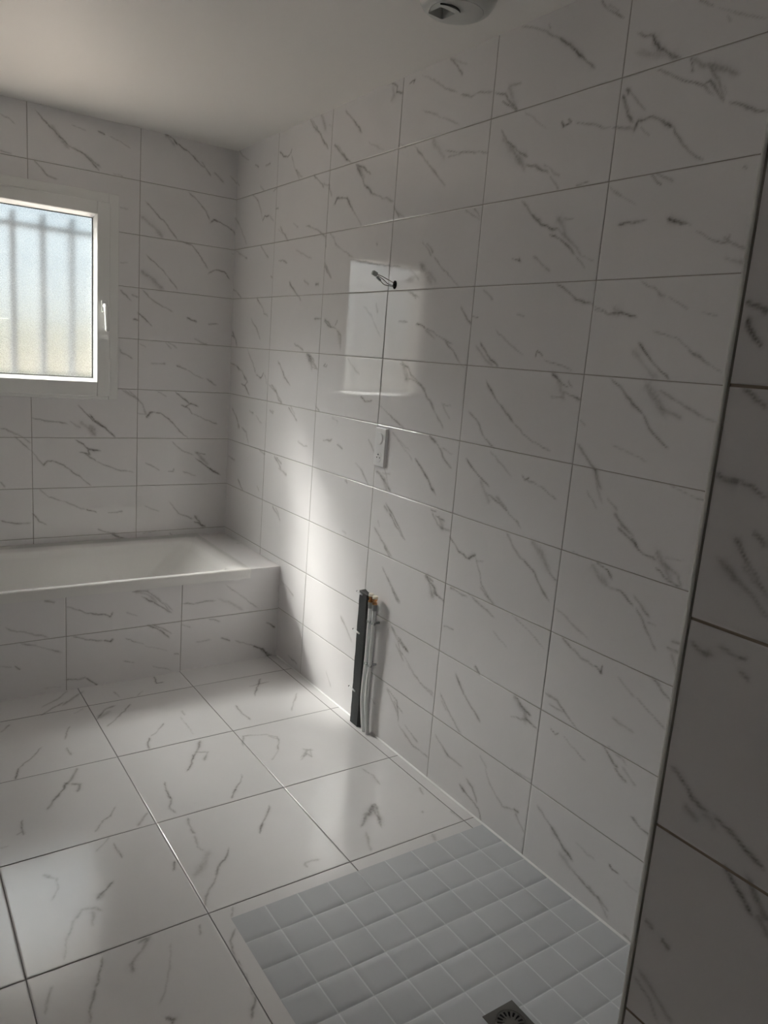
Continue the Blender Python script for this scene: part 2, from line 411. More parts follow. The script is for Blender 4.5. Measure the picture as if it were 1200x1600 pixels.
([(2.808,1.05),(2.858,1.03),(2.871,1.005)],0.0033,0.5),
([(2.59,0.99),(2.618,0.961),(2.655,0.94)],0.00495,0.5),
([(2.606,0.999),(2.647,0.983),(2.661,0.965)],0.00165,0.8),
([(2.655,0.94),(2.698,0.94),(2.743,0.914)],0.00165,0.7),
([(2.738,0.943),(2.796,0.901)],0.00165,0.5),
([(2.754,0.913),(2.78,0.878),(2.829,0.826)],0.00165,0.5),
([(2.788,0.889),(2.818,0.883)],0.0011,0.4),
([(2.858,0.845),(2.892,0.841)],0.00165,0.45),
([(2.864,0.865),(2.901,0.865)],0.00165,0.4),
([(2.874,0.834),(2.899,0.775)],0.00165,0.35),
([(1.583,0.787),(1.633,0.749)],0.00165,0.6),
([(1.596,0.694),(1.636,0.653),(1.709,0.592)],0.00165,0.5),
([(1.86,0.743),(1.921,0.713),(1.934,0.688)],0.00165,0.8),
([(1.882,0.725),(1.917,0.676)],0.0044,0.5),
([(1.924,0.696),(1.975,0.683)],0.00165,0.6),
([(2.091,0.754),(2.16,0.731),(2.234,0.711)],0.00165,0.45),
([(1.998,0.743),(2.094,0.737)],0.00165,0.5),
([(1.984,0.597),(2.046,0.603)],0.0011,0.4),
([(2.233,0.667),(2.306,0.634)],0.0011,0.3),
([(2.31,0.747),(2.385,0.721),(2.458,0.686)],0.0011,0.35),
([(2.486,0.826),(2.616,0.774)],0.00165,0.35),
([(2.518,0.748),(2.577,0.721),(2.645,0.704)],0.00165,0.55),
([(2.644,0.708),(2.661,0.706),(2.677,0.698)],0.0011,0.75),
([(2.673,0.72),(2.674,0.697)],0.0011,0.7),
([(2.727,0.709),(2.79,0.676)],0.00165,0.3),
([(2.725,0.591),(2.802,0.581)],0.00165,0.3),
([(2.827,0.75),(2.864,0.731),(2.897,0.706)],0.00165,0.7),
([(2.813,0.749),(2.863,0.739)],0.0022,0.4),
([(2.795,0.678),(2.891,0.633)],0.0011,0.4),
([(2.485,0.558),(2.531,0.553),(2.58,0.524),(2.62,0.503)],0.00165,0.55),
([(2.503,0.53),(2.56,0.53)],0.0011,0.4),
([(2.521,0.461),(2.542,0.45),(2.553,0.46)],0.0011,0.75),
([(2.572,0.459),(2.663,0.424)],0.0011,0.35),
([(2.708,0.501),(2.739,0.479),(2.77,0.461)],0.00165,0.75),
([(2.729,0.507),(2.797,0.485)],0.00165,0.35),
([(1.674,0.489),(1.718,0.452),(1.797,0.423)],0.00165,0.75),
([(1.711,0.43),(1.747,0.404),(1.776,0.379)],0.00165,0.6),
([(1.739,0.46),(1.764,0.43)],0.0011,0.45),
([(1.804,0.375),(1.88,0.341),(1.969,0.329)],0.00165,0.4),
([(2.169,0.52),(2.193,0.501)],0.00165,0.7),
([(2.077,0.454),(2.129,0.399),(2.221,0.341)],0.0022,0.65),
([(2.003,0.35),(2.076,0.291),(2.134,0.252)],0.0022,0.55),
([(2.016,0.325),(2.047,0.302)],0.00165,0.35),
([(2.161,0.517),(2.197,0.497)],0.0011,0.3),
([(2.357,0.497),(2.413,0.458),(2.417,0.433)],0.0044,0.5),
([(2.365,0.495),(2.397,0.472),(2.441,0.46)],0.00165,0.75),
([(2.415,0.448),(2.473,0.43)],0.00165,0.65),
([(2.355,0.42),(2.417,0.438)],0.0011,0.35),
([(1.683,0.232),(1.753,0.209),(1.776,0.125)],0.00165,0.65),
([(1.732,0.2),(1.8,0.177)],0.0011,0.5),
([(1.777,0.119),(1.877,0.081),(1.977,0.08)],0.00165,0.45),
([(1.999,0.187),(2.08,0.145),(2.16,0.138)],0.0022,0.55),
([(2.239,0.227),(2.275,0.199)],0.00165,0.3),
([(2.162,0.072),(2.207,0.054),(2.26,0.037),(2.278,0.005)],0.0022,0.75),
([(2.181,0.113),(2.218,0.097),(2.249,0.054)],0.0022,0.6),
([(2.153,0.073),(2.181,0.058)],0.00165,0.5),
([(2.268,0.195),(2.298,0.153),(2.367,0.111),(2.416,0.128)],0.00165,0.4),
([(2.416,0.13),(2.438,0.129)],0.0022,0.7),
([(2.425,0.122),(2.468,0.08)],0.00165,0.4),
([(2.381,0.255),(2.473,0.26)],0.00165,0.4),
([(2.511,0.195),(2.57,0.164),(2.6,0.14)],0.0022,0.5),
([(2.57,0.164),(2.628,0.125),(2.668,0.109)],0.00275,0.75),
([(2.612,0.105),(2.66,0.082),(2.686,0.078)],0.00495,0.4),
([(2.673,0.08),(2.737,0.061),(2.761,0.057)],0.00165,0.55),
([(2.766,0.06),(2.813,0.017)],0.00275,0.45),
([(2.67,0.168),(2.743,0.158)],0.00165,0.3),
([(2.791,0.179),(2.803,0.17),(2.822,0.172)],0.00165,0.7),
([(2.838,0.161),(2.897,0.153)],0.0011,0.3),
([(2.831,0.35),(2.864,0.338),(2.901,0.332)],0.00165,0.6),
([(2.735,0.07),(2.809,0.04)],0.0022,0.4),
([(2.863,0.014),(2.902,0.004)],0.0022,0.5),
([(2.76,0.456),(2.789,0.442),(2.806,0.433)],0.00165,0.55),
([(2.784,0.469),(2.831,0.442)],0.00165,0.35),
([(0.017,2.488),(0.054,2.457),(0.147,2.417)],0.0011,0.5),
([(0.214,2.389),(0.262,2.369)],0.00165,0.7),
([(0.338,2.364),(0.396,2.368)],0.00165,0.4),
([(-0.011,2.346),(0.035,2.311)],0.0011,0.5),
([(0.49,2.404),(0.534,2.374),(0.576,2.364),(0.601,2.374)],0.00165,0.7),
([(0.601,2.374),(0.614,2.394)],0.00165,0.8),
([(0.615,2.366),(0.654,2.304),(0.705,2.253)],0.00165,0.5),
([(0.662,2.298),(0.729,2.258)],0.00165,0.35),
([(0.868,2.486),(0.895,2.455),(0.922,2.414)],0.0044,0.5),
([(0.769,2.491),(0.816,2.445),(0.866,2.414),(0.948,2.338)],0.00165,0.65),
([(0.942,2.431),(0.971,2.418)],0.00165,0.3),
([(0.286,2.281),(0.335,2.25)],0.0022,0.35),
([(0.204,2.251),(0.27,2.216),(0.315,2.155),(0.334,2.117)],0.00165,0.5),
([(0.332,2.111),(0.355,2.133),(0.407,2.13)],0.00165,0.85),
([(0.407,2.13),(0.461,2.098)],0.00165,0.4),
([(0.439,2.237),(0.48,2.243)],0.00165,0.4),
([(0.476,2.153),(0.504,2.153)],0.00165,0.6),
([(0.834,2.248),(0.878,2.223),(0.934,2.19)],0.00165,0.7),
([(0.926,2.206),(0.984,2.188)],0.00165,0.4),
([(0.535,2.067),(0.58,2.028),(0.624,1.998)],0.00275,0.65),
([(0.515,2.057),(0.566,2.035)],0.0011,0.4),
([(0.786,2.047),(0.823,2.041),(0.891,2.024),(0.976,1.984)],0.00165,0.5),
([(0.662,2.073),(0.717,2.045)],0.0022,0.4),
([(-0.002,2.163),(0.081,2.096),(0.156,2.013)],0.0022,0.4),
([(0.014,1.997),(0.162,1.948)],0.0022,0.35),
([(0.137,1.953),(0.166,1.948)],0.00165,0.6),
([(0.324,1.997),(0.381,1.959),(0.421,1.932)],0.0022,0.65),
([(0.531,1.913),(0.572,1.917),(0.622,1.899)],0.00165,0.6),
([(0.452,1.848),(0.475,1.841)],0.00165,0.6),
([(0.702,1.949),(0.858,1.905)],0.00165,0.3),
([(0.907,1.792),(0.936,1.797),(0.932,1.786)],0.00165,0.6),
([(0.794,1.819),(0.847,1.794)],0.00165,0.4),
([(0.652,1.813),(0.696,1.782),(0.752,1.745)],0.0022,0.8),
([(0.751,1.751),(0.779,1.73)],0.0022,0.6),
([(-0.012,1.8),(0.042,1.788),(0.115,1.749)],0.00165,0.6),
([(0.304,1.746),(0.378,1.703)],0.0022,0.6),
([(0.97,1.99),(0.982,1.941)],0.00165,0.5),
([(0.979,1.871),(1.005,1.843),(1.042,1.814)],0.00165,0.65),
([(1.008,1.997),(1.044,1.973),(1.064,1.945)],0.00165,0.4),
([(0.997,2.345),(1.036,2.331)],0.0022,0.4),
([(0.973,2.19),(1.006,2.144)],0.0022,0.6),
([(1.033,2.107),(1.045,2.134),(1.067,2.134)],0.00165,0.8),
([(1.075,2.46),(1.142,2.411),(1.214,2.351)],0.00165,0.75),
([(1.261,2.308),(1.379,2.26)],0.0011,0.35),
([(1.0,2.348),(1.071,2.293),(1.151,2.253)],0.00165,0.75),
([(1.041,2.328),(1.112,2.268)],0.00275,0.4),
([(0.792,2.48),(0.856,2.423),(0.948,2.338)],0.00165,0.5),
([(0.379,1.703),(0.396,1.674),(0.446,1.66)],0.00165,0.4),
([(0.242,1.648),(0.32,1.598),(0.368,1.546)],0.0022,0.5),
([(0.007,1.582),(0.051,1.545),(0.08,1.502)],0.0033,0.55),
([(-0.016,1.563),(0.034,1.557),(0.036,1.538)],0.00165,0.7),
([(0.915,1.649),(0.974,1.649)],0.00165,0.4),
([(1.001,1.646),(1.035,1.621),(1.077,1.612)],0.00165,0.75),
([(0.734,1.535),(0.795,1.521),(0.831,1.509)],0.00165,0.6),
([(0.861,1.497),(0.905,1.459),(0.921,1.423)],0.0044,0.55),
([(0.878,1.495),(0.931,1.471),(0.933,1.46)],0.0022,0.65),
([(0.919,1.439),(0.969,1.431)],0.00165,0.6),
([(1.02,1.454),(1.047,1.448),(1.051,1.458)],0.00165,0.6),
([(0.575,1.452),(0.624,1.412),(0.653,1.38),(0.72,1.343)],0.0022,0.6),
([(-0.019,1.419),(0.081,1.401),(0.163,1.374),(0.198,1.339)],0.0022,0.6),
([(0.18,1.363),(0.229,1.329),(0.201,1.308),(0.266,1.261)],0.0022,0.85),
([(0.153,1.314),(0.209,1.306)],0.00165,0.7),
([(-0.166,1.432),(-0.085,1.406),(-0.025,1.393)],0.00165,0.5),
([(0.213,1.494),(0.278,1.436),(0.328,1.378)],0.00165,0.4),
([(0.336,1.372),(0.395,1.358),(0.427,1.387)],0.0022,0.7),
([(0.435,1.378),(0.467,1.333)],0.00165,0.4),
([(0.515,1.334),(0.571,1.306),(0.602,1.268),(0.642,1.252)],0.00275,0.6),
([(0.707,1.243),(0.759,1.215),(0.805,1.186)],0.0022,0.75),
([(0.73,1.251),(0.784,1.212)],0.00165,0.4),
([(0.508,1.21),(0.55,1.196)],0.0022,0.55),
([(0.529,1.209),(0.556,1.206)],0.00275,0.4),
([(0.821,1.097),(0.876,1.082),(0.917,1.085)],0.00165,0.4),
([(1.055,1.133),(1.137,1.142)],0.00165,0.4),
([(0.972,1.274),(1.008,1.251)],0.00165,0.6),
([(0.046,1.174),(0.125,1.118),(0.152,1.082)],0.00275,0.7),
([(0.108,1.129),(0.145,1.075)],0.00385,0.45),
([(0.176,1.085),(0.24,1.067),(0.277,1.009)],0.00165,0.4),
([(0.274,1.184),(0.32,1.17)],0.0022,0.55),
([(0.35,1.167),(0.426,1.132)],0.00165,0.3),
([(0.586,0.991),(0.643,0.959),(0.665,0.939)],0.0022,0.65),
([(0.613,0.989),(0.669,0.963)],0.0022,0.6),
([(0.638,0.94),(0.731,0.92)],0.00275,0.4),
([(0.012,0.906),(0.113,0.898)],0.0022,0.4),
([(0.412,0.996),(0.484,0.985)],0.0022,0.5),
([(0.155,0.802),(0.207,0.766),(0.233,0.751)],0.00275,0.6),
([(0.402,0.808),(0.433,0.788)],0.0022,0.4),
([(1.05,1.954),(1.133,1.917),(1.212,1.887)],0.00165,0.4),
([(0.978,1.882),(1.041,1.817)],0.00165,0.5),
([(0.904,1.799),(0.934,1.791)],0.0022,0.5),
([(1.369,1.93),(1.382,1.923)],0.00165,0.4),
([(1.188,1.882),(1.286,1.87),(1.391,1.852),(1.554,1.832)],0.00165,0.45),
([(1.693,1.905),(1.74,1.87)],0.00165,0.5),
([(1.672,1.831),(1.714,1.797),(1.747,1.763)],0.0055,0.4),
([(1.616,1.746),(1.668,1.728)],0.0022,0.35),
([(1.561,1.638),(1.612,1.639)],0.00165,0.5),
([(1.677,1.633),(1.727,1.617)],0.0022,0.75),
([(1.727,1.612),(1.792,1.58)],0.00165,0.4),
([(1.309,1.699),(1.372,1.662),(1.445,1.584)],0.00165,0.35),
([(1.4,1.71),(1.417,1.668)],0.00165,0.3),
([(1.007,1.65),(1.067,1.617),(1.108,1.61)],0.00275,0.75),
([(1.099,1.623),(1.117,1.643)],0.0022,0.7),
([(1.108,1.61),(1.151,1.578),(1.152,1.52)],0.00275,0.6),
([(1.13,1.591),(1.15,1.539)],0.0044,0.4),
([(0.867,1.496),(0.931,1.457),(0.971,1.431)],0.0022,0.7),
([(0.884,1.476),(0.948,1.437)],0.0033,0.4),
([(0.908,1.649),(0.98,1.646)],0.00165,0.35),
([(1.025,1.454),(1.038,1.462)],0.0022,0.5),
([(1.214,1.493),(1.269,1.454),(1.321,1.431)],0.0022,0.4),
([(1.602,1.492),(1.637,1.462),(1.653,1.422)],0.0044,0.45),
([(1.602,1.495),(1.656,1.468)],0.0022,0.7),
([(1.65,1.439),(1.722,1.421),(1.765,1.39),(1.818,1.345)],0.00165,0.6),
([(1.332,1.346),(1.37,1.33),(1.423,1.335)],0.00165,0.7),
([(1.475,1.324),(1.557,1.289),(1.657,1.252)],0.00165,0.3),
([(1.809,1.248),(1.845,1.224)],0.00165,0.5),
([(1.576,1.231),(1.698,1.175)],0.00165,0.35),
([(1.736,1.154),(1.807,1.104),(1.862,1.05)],0.00165,0.7),
([(1.414,1.182),(1.44,1.163),(1.467,1.135)],0.0022,0.6),
([(1.482,1.068),(1.536,1.051),(1.576,1.002)],0.00385,0.5),
([(1.488,1.069),(1.548,1.041),(1.597,1.006)],0.00165,0.7),
([(1.534,1.064),(1.588,1.07)],0.00165,0.4),
([(1.176,1.131),(1.224,1.114)],0.0022,0.6),
([(1.058,1.132),(1.127,1.138)],0.00165,0.35),
([(1.332,1.076),(1.391,1.046),(1.445,1.0)],0.00165,0.45),
([(1.122,1.237),(1.177,1.223)],0.00165,0.35),
([(1.26,0.99),(1.281,0.98)],0.00165,0.4),
([(1.271,0.996),(1.282,0.979)],0.00165,0.55),
([(1.263,0.777),(1.301,0.766)],0.00165,0.35),
([(1.506,0.843),(1.568,0.803),(1.644,0.755)],0.0022,0.45),
([(1.575,0.952),(1.629,0.915),(1.714,0.843)],0.00165,0.65),
([(1.582,0.702),(1.635,0.658),(1.72,0.594)],0.00165,0.55),
([(1.854,0.743),(1.91,0.722),(1.928,0.694)],0.00385,0.5),
([(1.853,0.747),(1.908,0.738)],0.0022,0.6),
([(1.914,0.698),(1.974,0.682)],0.00165,0.6),
([(0.593,0.741),(0.646,0.713),(0.686,0.688)],0.0022,0.6),
([(0.63,0.743),(0.672,0.707)],0.0022,0.5),
([(1.526,0.875),(1.545,0.852)],0.00165,0.3),
([(1.296,0.407),(1.353,0.366),(1.404,0.324)],0.0033,0.4),
([(0.731,0.392),(0.806,0.38),(0.868,0.354)],0.0022,0.4),
([(1.677,0.489),(1.724,0.46),(1.795,0.427)],0.00165,0.75),
([(1.726,0.447),(1.745,0.413),(1.769,0.404)],0.00165,0.6),
([(1.769,0.404),(1.871,0.345),(1.97,0.317)],0.00165,0.4),
([(1.679,0.228),(1.714,0.205),(1.749,0.174),(1.769,0.145)],0.00165,0.55),
([(1.814,0.138),(1.905,0.108)],0.00165,0.4),
([(0.844,0.048),(0.939,0.039)],0.0022,0.5),
([(1.211,0.115),(1.259,0.059)],0.00165,0.3),
([(1.577,0.145),(1.612,0.131)],0.00165,0.55),
([(2.483,2.206),(2.5,2.175),(2.521,2.136)],0.0022,0.75),
([(0.486,1.335),(0.586,1.295),(0.644,1.253)],0.00165,0.5),
([(1.177,2.24),(1.238,2.223),(1.301,2.187)],0.00165,0.8),
([(1.203,2.225),(1.256,2.176)],0.00495,0.5),
([(1.189,2.238),(1.231,2.191),(1.26,2.152),(1.322,2.115)],0.0022,0.75),
([(1.322,2.115),(1.403,2.086)],0.00165,0.5),
([(1.023,2.109),(1.054,2.132),(1.131,2.12),(1.188,2.066)],0.0022,0.8),
([(1.188,2.066),(1.256,2.005)],0.00165,0.5),
],
'B': [
([(1.103,2.411),(1.072,2.402),(1.047,2.385)],0.0011,0.5),
([(0.962,2.457),(0.916,2.415),(0.863,2.373),(0.822,2.341)],0.00165,0.8),
([(0.896,2.412),(0.849,2.355),(0.822,2.327)],0.0044,0.5),
([(0.822,2.341),(0.767,2.325),(0.717,2.286),(0.688,2.257)],0.00165,0.6),
([(0.801,2.338),(0.738,2.31),(0.681,2.272)],0.0022,0.4),
([(0.808,2.432),(0.745,2.419)],0.0011,0.4),
([(0.696,2.432),(0.674,2.427),(0.663,2.423)],0.00165,0.75),
([(0.645,2.42),(0.586,2.404),(0.545,2.385)],0.0011,0.4),
([(0.622,2.26),(0.578,2.254)],0.0011,0.4),
([(1.106,2.264),(1.062,2.255)],0.00165,0.5),
([(0.971,2.249),(0.939,2.222),(0.912,2.193),(0.871,2.187)],0.00165,0.55),
([(0.374,2.486),(0.333,2.443)],0.0044,0.5),
([(0.382,2.487),(0.342,2.475),(0.317,2.447)],0.00165,0.8),
([(0.317,2.454),(0.26,2.429),(0.21,2.394)],0.00165,0.7),
([(0.243,2.417),(0.175,2.371)],0.0022,0.5),
([(0.193,2.398),(0.141,2.34)],0.00165,0.5),
([(0.124,2.358),(0.071,2.322)],0.00275,0.4),
([(0.038,2.359),(-0.008,2.321)],0.0011,0.4),
([(0.47,2.163),(0.414,2.11),(0.365,2.073),(0.307,2.005)],0.00165,0.6),
([(0.492,2.09),(0.429,2.047),(0.38,2.002)],0.00495,0.45),
([(0.255,2.243),(0.204,2.206),(0.161,2.167),(0.142,2.123)],0.00165,0.55),
([(0.142,2.111),(0.116,2.131),(0.064,2.12),(0.013,2.096)],0.00165,0.85),
([(0.013,2.096),(-0.019,2.053),(-0.03,2.019)],0.00275,0.5),
([(0.003,2.162),(-0.065,2.044)],0.00165,0.4),
([(0.592,2.113),(0.554,2.113)],0.00165,0.45),
([(0.307,2.005),(0.232,1.993),(0.188,1.944),(0.143,1.886)],0.00165,0.5),
([(0.142,1.858),(0.108,1.885),(0.055,1.882),(0.021,1.85)],0.00165,0.85),
([(0.466,1.914),(0.41,1.875),(0.36,1.828),(0.301,1.764)],0.00165,0.6),
([(0.489,1.835),(0.433,1.803),(0.375,1.756)],0.00495,0.45),
([(0.023,1.983),(-0.05,1.968)],0.0011,0.4),
([(0.59,1.859),(0.552,1.864)],0.00165,0.4),
([(0.589,1.731),(0.534,1.684)],0.00165,0.5),
([(0.534,1.715),(0.503,1.703)],0.00165,0.4),
([(0.48,1.744),(0.423,1.696),(0.324,1.651)],0.00165,0.5),
([(0.251,1.63),(0.2,1.614)],0.00165,0.7),
([(0.134,1.612),(0.072,1.611)],0.0011,0.4),
([(0.502,1.633),(0.462,1.598),(0.429,1.566)],0.00165,0.6),
([(0.525,1.595),(0.502,1.591)],0.0011,0.5),
([(0.589,1.449),(0.58,1.432),(0.547,1.416),(0.523,1.4)],0.00165,0.4),
([(0.522,1.596),(0.499,1.59)],0.00165,0.5),
([(0.249,1.63),(0.194,1.614)],0.0022,0.7),
([(0.135,1.607),(0.085,1.61)],0.00165,0.5),
([(0.208,1.525),(0.168,1.51),(0.135,1.5)],0.0022,0.35),
([(0.363,1.498),(0.328,1.464)],0.00165,0.4),
([(0.348,1.499),(0.297,1.473)],0.00165,0.35),
([(0.435,1.384),(0.355,1.389)],0.00165,0.5),
([(0.301,1.382),(0.275,1.376),(0.243,1.363)],0.0022,0.65),
([(0.243,1.363),(0.183,1.334),(0.142,1.317)],0.0011,0.35),
([(0.136,1.324),(0.115,1.309),(0.074,1.288)],0.0022,0.5),
([(0.575,1.245),(0.533,1.219),(0.497,1.202)],0.0022,0.4),
([(0.54,1.243),(0.497,1.205),(0.472,1.173),(0.453,1.124)],0.0022,0.45),
([(0.45,1.108),(0.434,1.131),(0.416,1.137)],0.0022,0.9),
([(0.416,1.137),(0.378,1.132),(0.34,1.108),(0.307,1.077),(0.267,1.033),(0.227,1.004)],0.00165,0.6),
([(0.298,1.244),(0.265,1.217),(0.238,1.199),(0.225,1.187),(0.175,1.176)],0.00275,0.9),
([(0.225,1.193),(0.212,1.187),(0.244,1.167),(0.27,1.179)],0.00165,0.9),
([(0.244,1.173),(0.204,1.133)],0.0022,0.7),
([(0.2,1.136),(0.136,1.102),(0.067,1.084)],0.00165,0.6),
([(0.496,1.129),(0.453,1.124)],0.00165,0.35),
([(0.399,1.243),(0.348,1.22)],0.0011,0.3),
([(0.732,1.117),(0.703,1.085),(0.662,1.059),(0.639,1.029),(0.609,1.004)],0.00165,0.7),
([(0.732,1.063),(0.709,1.04)],0.0044,0.4),
([(0.488,1.477),(0.458,1.464)],0.0011,0.35),
([(0.786,1.163),(0.755,1.127),(0.714,1.086),(0.655,1.05),(0.613,1.01)],0.00165,0.7),
([(0.778,1.084),(0.738,1.049),(0.703,1.01)],0.00495,0.45),
([(0.995,1.094),(0.941,1.081),(0.875,1.077),(0.83,1.065)],0.00165,0.55),
([(0.824,1.084),(0.773,1.048)],0.00275,0.35),
([(1.133,1.043),(1.091,1.032),(1.05,1.015)],0.0011,0.4),
([(1.102,1.032),(1.05,1.009),(1.002,0.974)],0.00165,0.45),
([(1.071,1.003),(1.019,0.95),(0.997,0.933)],0.00165,0.5),
([(0.997,0.933),(0.97,0.897),(0.949,0.866)],0.00165,0.5),
([(0.949,0.864),(0.926,0.884),(0.904,0.888)],0.0022,0.9),
([(0.904,0.888),(0.854,0.865),(0.808,0.827),(0.726,0.757)],0.00165,0.6),
([(0.801,0.993),(0.761,0.969),(0.738,0.944),(0.679,0.932)],0.0022,0.85),
([(0.738,0.944),(0.732,0.919),(0.784,0.932)],0.00165,0.9),
([(0.75,0.919),(0.702,0.882)],0.0022,0.7),
([(0.702,0.882),(0.642,0.856),(0.593,0.836),(0.512,0.824)],0.00165,0.55),
([(0.967,0.745),(0.923,0.707),(0.866,0.686)],0.00165,0.5),
([(0.866,0.686),(0.809,0.659),(0.756,0.635)],0.00165,0.4),
([(0.75,0.634),(0.696,0.618)],0.00165,0.75),
([(0.641,0.614),(0.567,0.615)],0.00165,0.5),
([(0.998,0.63),(0.969,0.586),(0.935,0.567)],0.00165,0.6),
([(1.138,0.792),(1.118,0.762)],0.00165,0.5),
([(1.142,0.598),(1.079,0.58),(1.008,0.582)],0.0022,0.6),
([(0.696,0.531),(0.653,0.509),(0.603,0.499)],0.00165,0.4),
([(0.622,0.498),(0.578,0.477),(0.54,0.465)],0.0022,0.8),
([(0.616,0.506),(0.566,0.463)],0.00385,0.5),
([(0.315,0.983),(0.26,0.937),(0.192,0.91)],0.00165,0.45),
([(0.185,0.93),(0.135,0.883),(0.107,0.855)],0.00385,0.5),
([(0.184,0.896),(0.135,0.862),(0.077,0.82),(0.033,0.799)],0.0022,0.9),
([(0.178,0.923),(0.123,0.916)],0.00165,0.6),
([(0.456,0.873),(0.378,0.832)],0.00165,0.4),
([(0.331,0.825),(0.305,0.824),(0.301,0.838)],0.00165,0.7),
([(0.251,0.823),(0.175,0.795)],0.00165,0.35),
([(0.321,0.657),(0.265,0.587),(0.182,0.555)],0.00165,0.4),
([(0.182,0.576),(0.146,0.532),(0.124,0.502)],0.0033,0.6),
([(0.181,0.541),(0.109,0.506)],0.0022,0.8),
([(0.56,1.244),(0.51,1.209)],0.00165,0.5),
([(0.453,0.643),(0.373,0.606)],0.00165,0.35),
([(1.144,0.547),(1.144,0.547)],0.00165,0.4),
([(0.463,0.492),(0.385,0.501)],0.0011,0.35),
([(0.318,0.487),(0.29,0.457)],0.0011,0.5),
],
'F': [
([(1.285,0.984),(1.245,0.933)],0.00165,0.5),
([(1.112,0.831),(1.041,0.783),(0.991,0.722)],0.0022,0.4),
([(1.036,0.85),(0.981,0.795),(0.932,0.749)],0.0033,0.4),
([(1.131,0.908),(1.081,0.861),(1.024,0.824)],0.00165,0.55),
([(1.011,0.94),(0.969,0.913)],0.0022,0.4),
([(0.621,0.726),(0.629,0.798),(0.6,0.799)],0.00165,0.7),
([(0.818,0.801),(0.81,0.873)],0.00165,0.4),
([(0.74,0.888),(0.709,0.851)],0.00165,0.35),
([(0.615,1.094),(0.623,1.138)],0.00165,0.4),
([(0.946,1.031),(0.889,0.951),(0.847,0.938)],0.0022,0.6),
([(0.932,1.023),(0.875,0.973)],0.00385,0.4),
([(0.871,1.052),(0.824,0.997),(0.787,0.95)],0.00165,0.6),
([(0.921,1.102),(0.871,1.052)],0.00165,0.5),
([(0.29,1.095),(0.236,1.012),(0.187,0.939)],0.0022,0.6),
([(0.269,0.997),(0.236,0.993),(0.168,0.986)],0.00165,0.5),
([(1.082,1.136),(1.068,1.088),(1.05,1.04)],0.00165,0.7),
([(1.091,1.197),(1.086,1.263)],0.00165,0.5),
([(0.64,1.145),(0.641,1.206),(0.644,1.306)],0.0011,0.35),
([(1.17,1.159),(1.2,1.207),(1.225,1.231),(1.262,1.272)],0.00165,0.6),
([(1.264,1.271),(1.276,1.311),(1.285,1.341)],0.00165,0.75),
([(0.72,1.168),(0.757,1.223),(0.795,1.247)],0.00165,0.5),
([(0.804,1.256),(0.82,1.295),(0.826,1.339)],0.00165,0.8),
([(0.401,1.145),(0.406,1.224),(0.393,1.292)],0.00165,0.55),
([(1.09,1.358),(1.11,1.405),(1.14,1.446)],0.0033,0.6),
([(1.138,1.436),(1.168,1.486),(1.201,1.531)],0.0022,0.8),
([(1.13,1.451),(1.103,1.465),(1.118,1.511)],0.00275,0.5),
([(1.181,1.5),(1.223,1.569)],0.0022,0.45),
([(1.147,1.432),(1.135,1.449)],0.00165,0.7),
([(1.301,1.59),(1.312,1.627),(1.31,1.673)],0.00165,0.6),
([(1.33,1.662),(1.313,1.653)],0.00165,0.4),
([(1.033,1.647),(1.06,1.692),(1.088,1.706)],0.00165,0.6),
([(1.088,1.706),(1.119,1.754)],0.00165,0.45),
([(0.639,1.363),(0.666,1.417),(0.698,1.454)],0.0033,0.6),
([(0.689,1.445),(0.724,1.503),(0.756,1.548)],0.0022,0.85),
([(0.685,1.434),(0.642,1.455),(0.673,1.504)],0.00275,0.6),
([(0.701,1.447),(0.704,1.471)],0.0011,0.7),
([(0.848,1.582),(0.859,1.632),(0.863,1.693)],0.00165,0.7),
([(0.863,1.693),(0.882,1.735),(0.872,1.77)],0.00165,0.5),
([(0.592,1.653),(0.618,1.698),(0.648,1.727)],0.00165,0.65),
([(0.648,1.727),(0.681,1.776)],0.00165,0.75),
([(0.506,1.469),(0.476,1.4),(0.38,1.432)],0.00165,0.5),
([(0.386,1.444),(0.363,1.483),(0.403,1.559)],0.00165,0.55),
([(0.403,1.559),(0.453,1.612)],0.00165,0.4),
([(0.953,1.728),(0.999,1.78)],0.00275,0.4),
([(0.849,1.811),(0.861,1.871),(0.856,1.901)],0.00165,0.5),
([(0.582,1.868),(0.614,1.912),(0.647,1.945)],0.00165,0.6),
([(0.647,1.945),(0.678,1.994)],0.00165,0.75),
([(0.859,1.909),(0.873,1.963),(0.86,1.995)],0.00165,0.4),
([(0.848,2.002),(0.885,2.048),(0.929,2.088)],0.0055,0.4),
([(0.791,2.015),(0.82,2.059),(0.854,2.081),(0.873,2.118)],0.00165,0.7),
([(0.873,2.118),(0.926,2.179),(0.947,2.224)],0.00165,0.5),
([(0.952,1.997),(0.97,2.035)],0.00165,0.65),
([(1.087,1.833),(1.084,1.877),(1.082,1.911)],0.00165,0.6),
([(1.297,1.883),(1.28,1.9)],0.0022,0.35),
([(1.291,1.894),(1.266,1.915),(1.271,1.964),(1.294,2.001)],0.00165,0.4),
([(1.169,2.033),(1.188,2.059)],0.0044,0.4),
([(1.135,2.001),(1.169,2.033),(1.19,2.05)],0.0022,0.75),
([(1.254,2.097),(1.233,2.075),(1.197,2.081),(1.186,2.101)],0.00275,0.5),
([(1.254,2.097),(1.285,2.156),(1.307,2.226)],0.0022,0.5),
([(1.207,2.089),(1.221,2.147)],0.00275,0.4),
([(1.38,1.705),(1.355,1.709)],0.00165,0.4),
([(0.799,1.747),(0.799,1.747)],0.00275,0.35),
([(0.624,2.188),(0.6,2.184),(0.571,2.191)],0.0033,0.5),
([(0.624,2.188),(0.622,2.205)],0.0022,0.6),
([(0.313,1.59),(0.279,1.619)],0.00165,0.4),
([(0.296,1.598),(0.335,1.645)],0.00275,0.4),
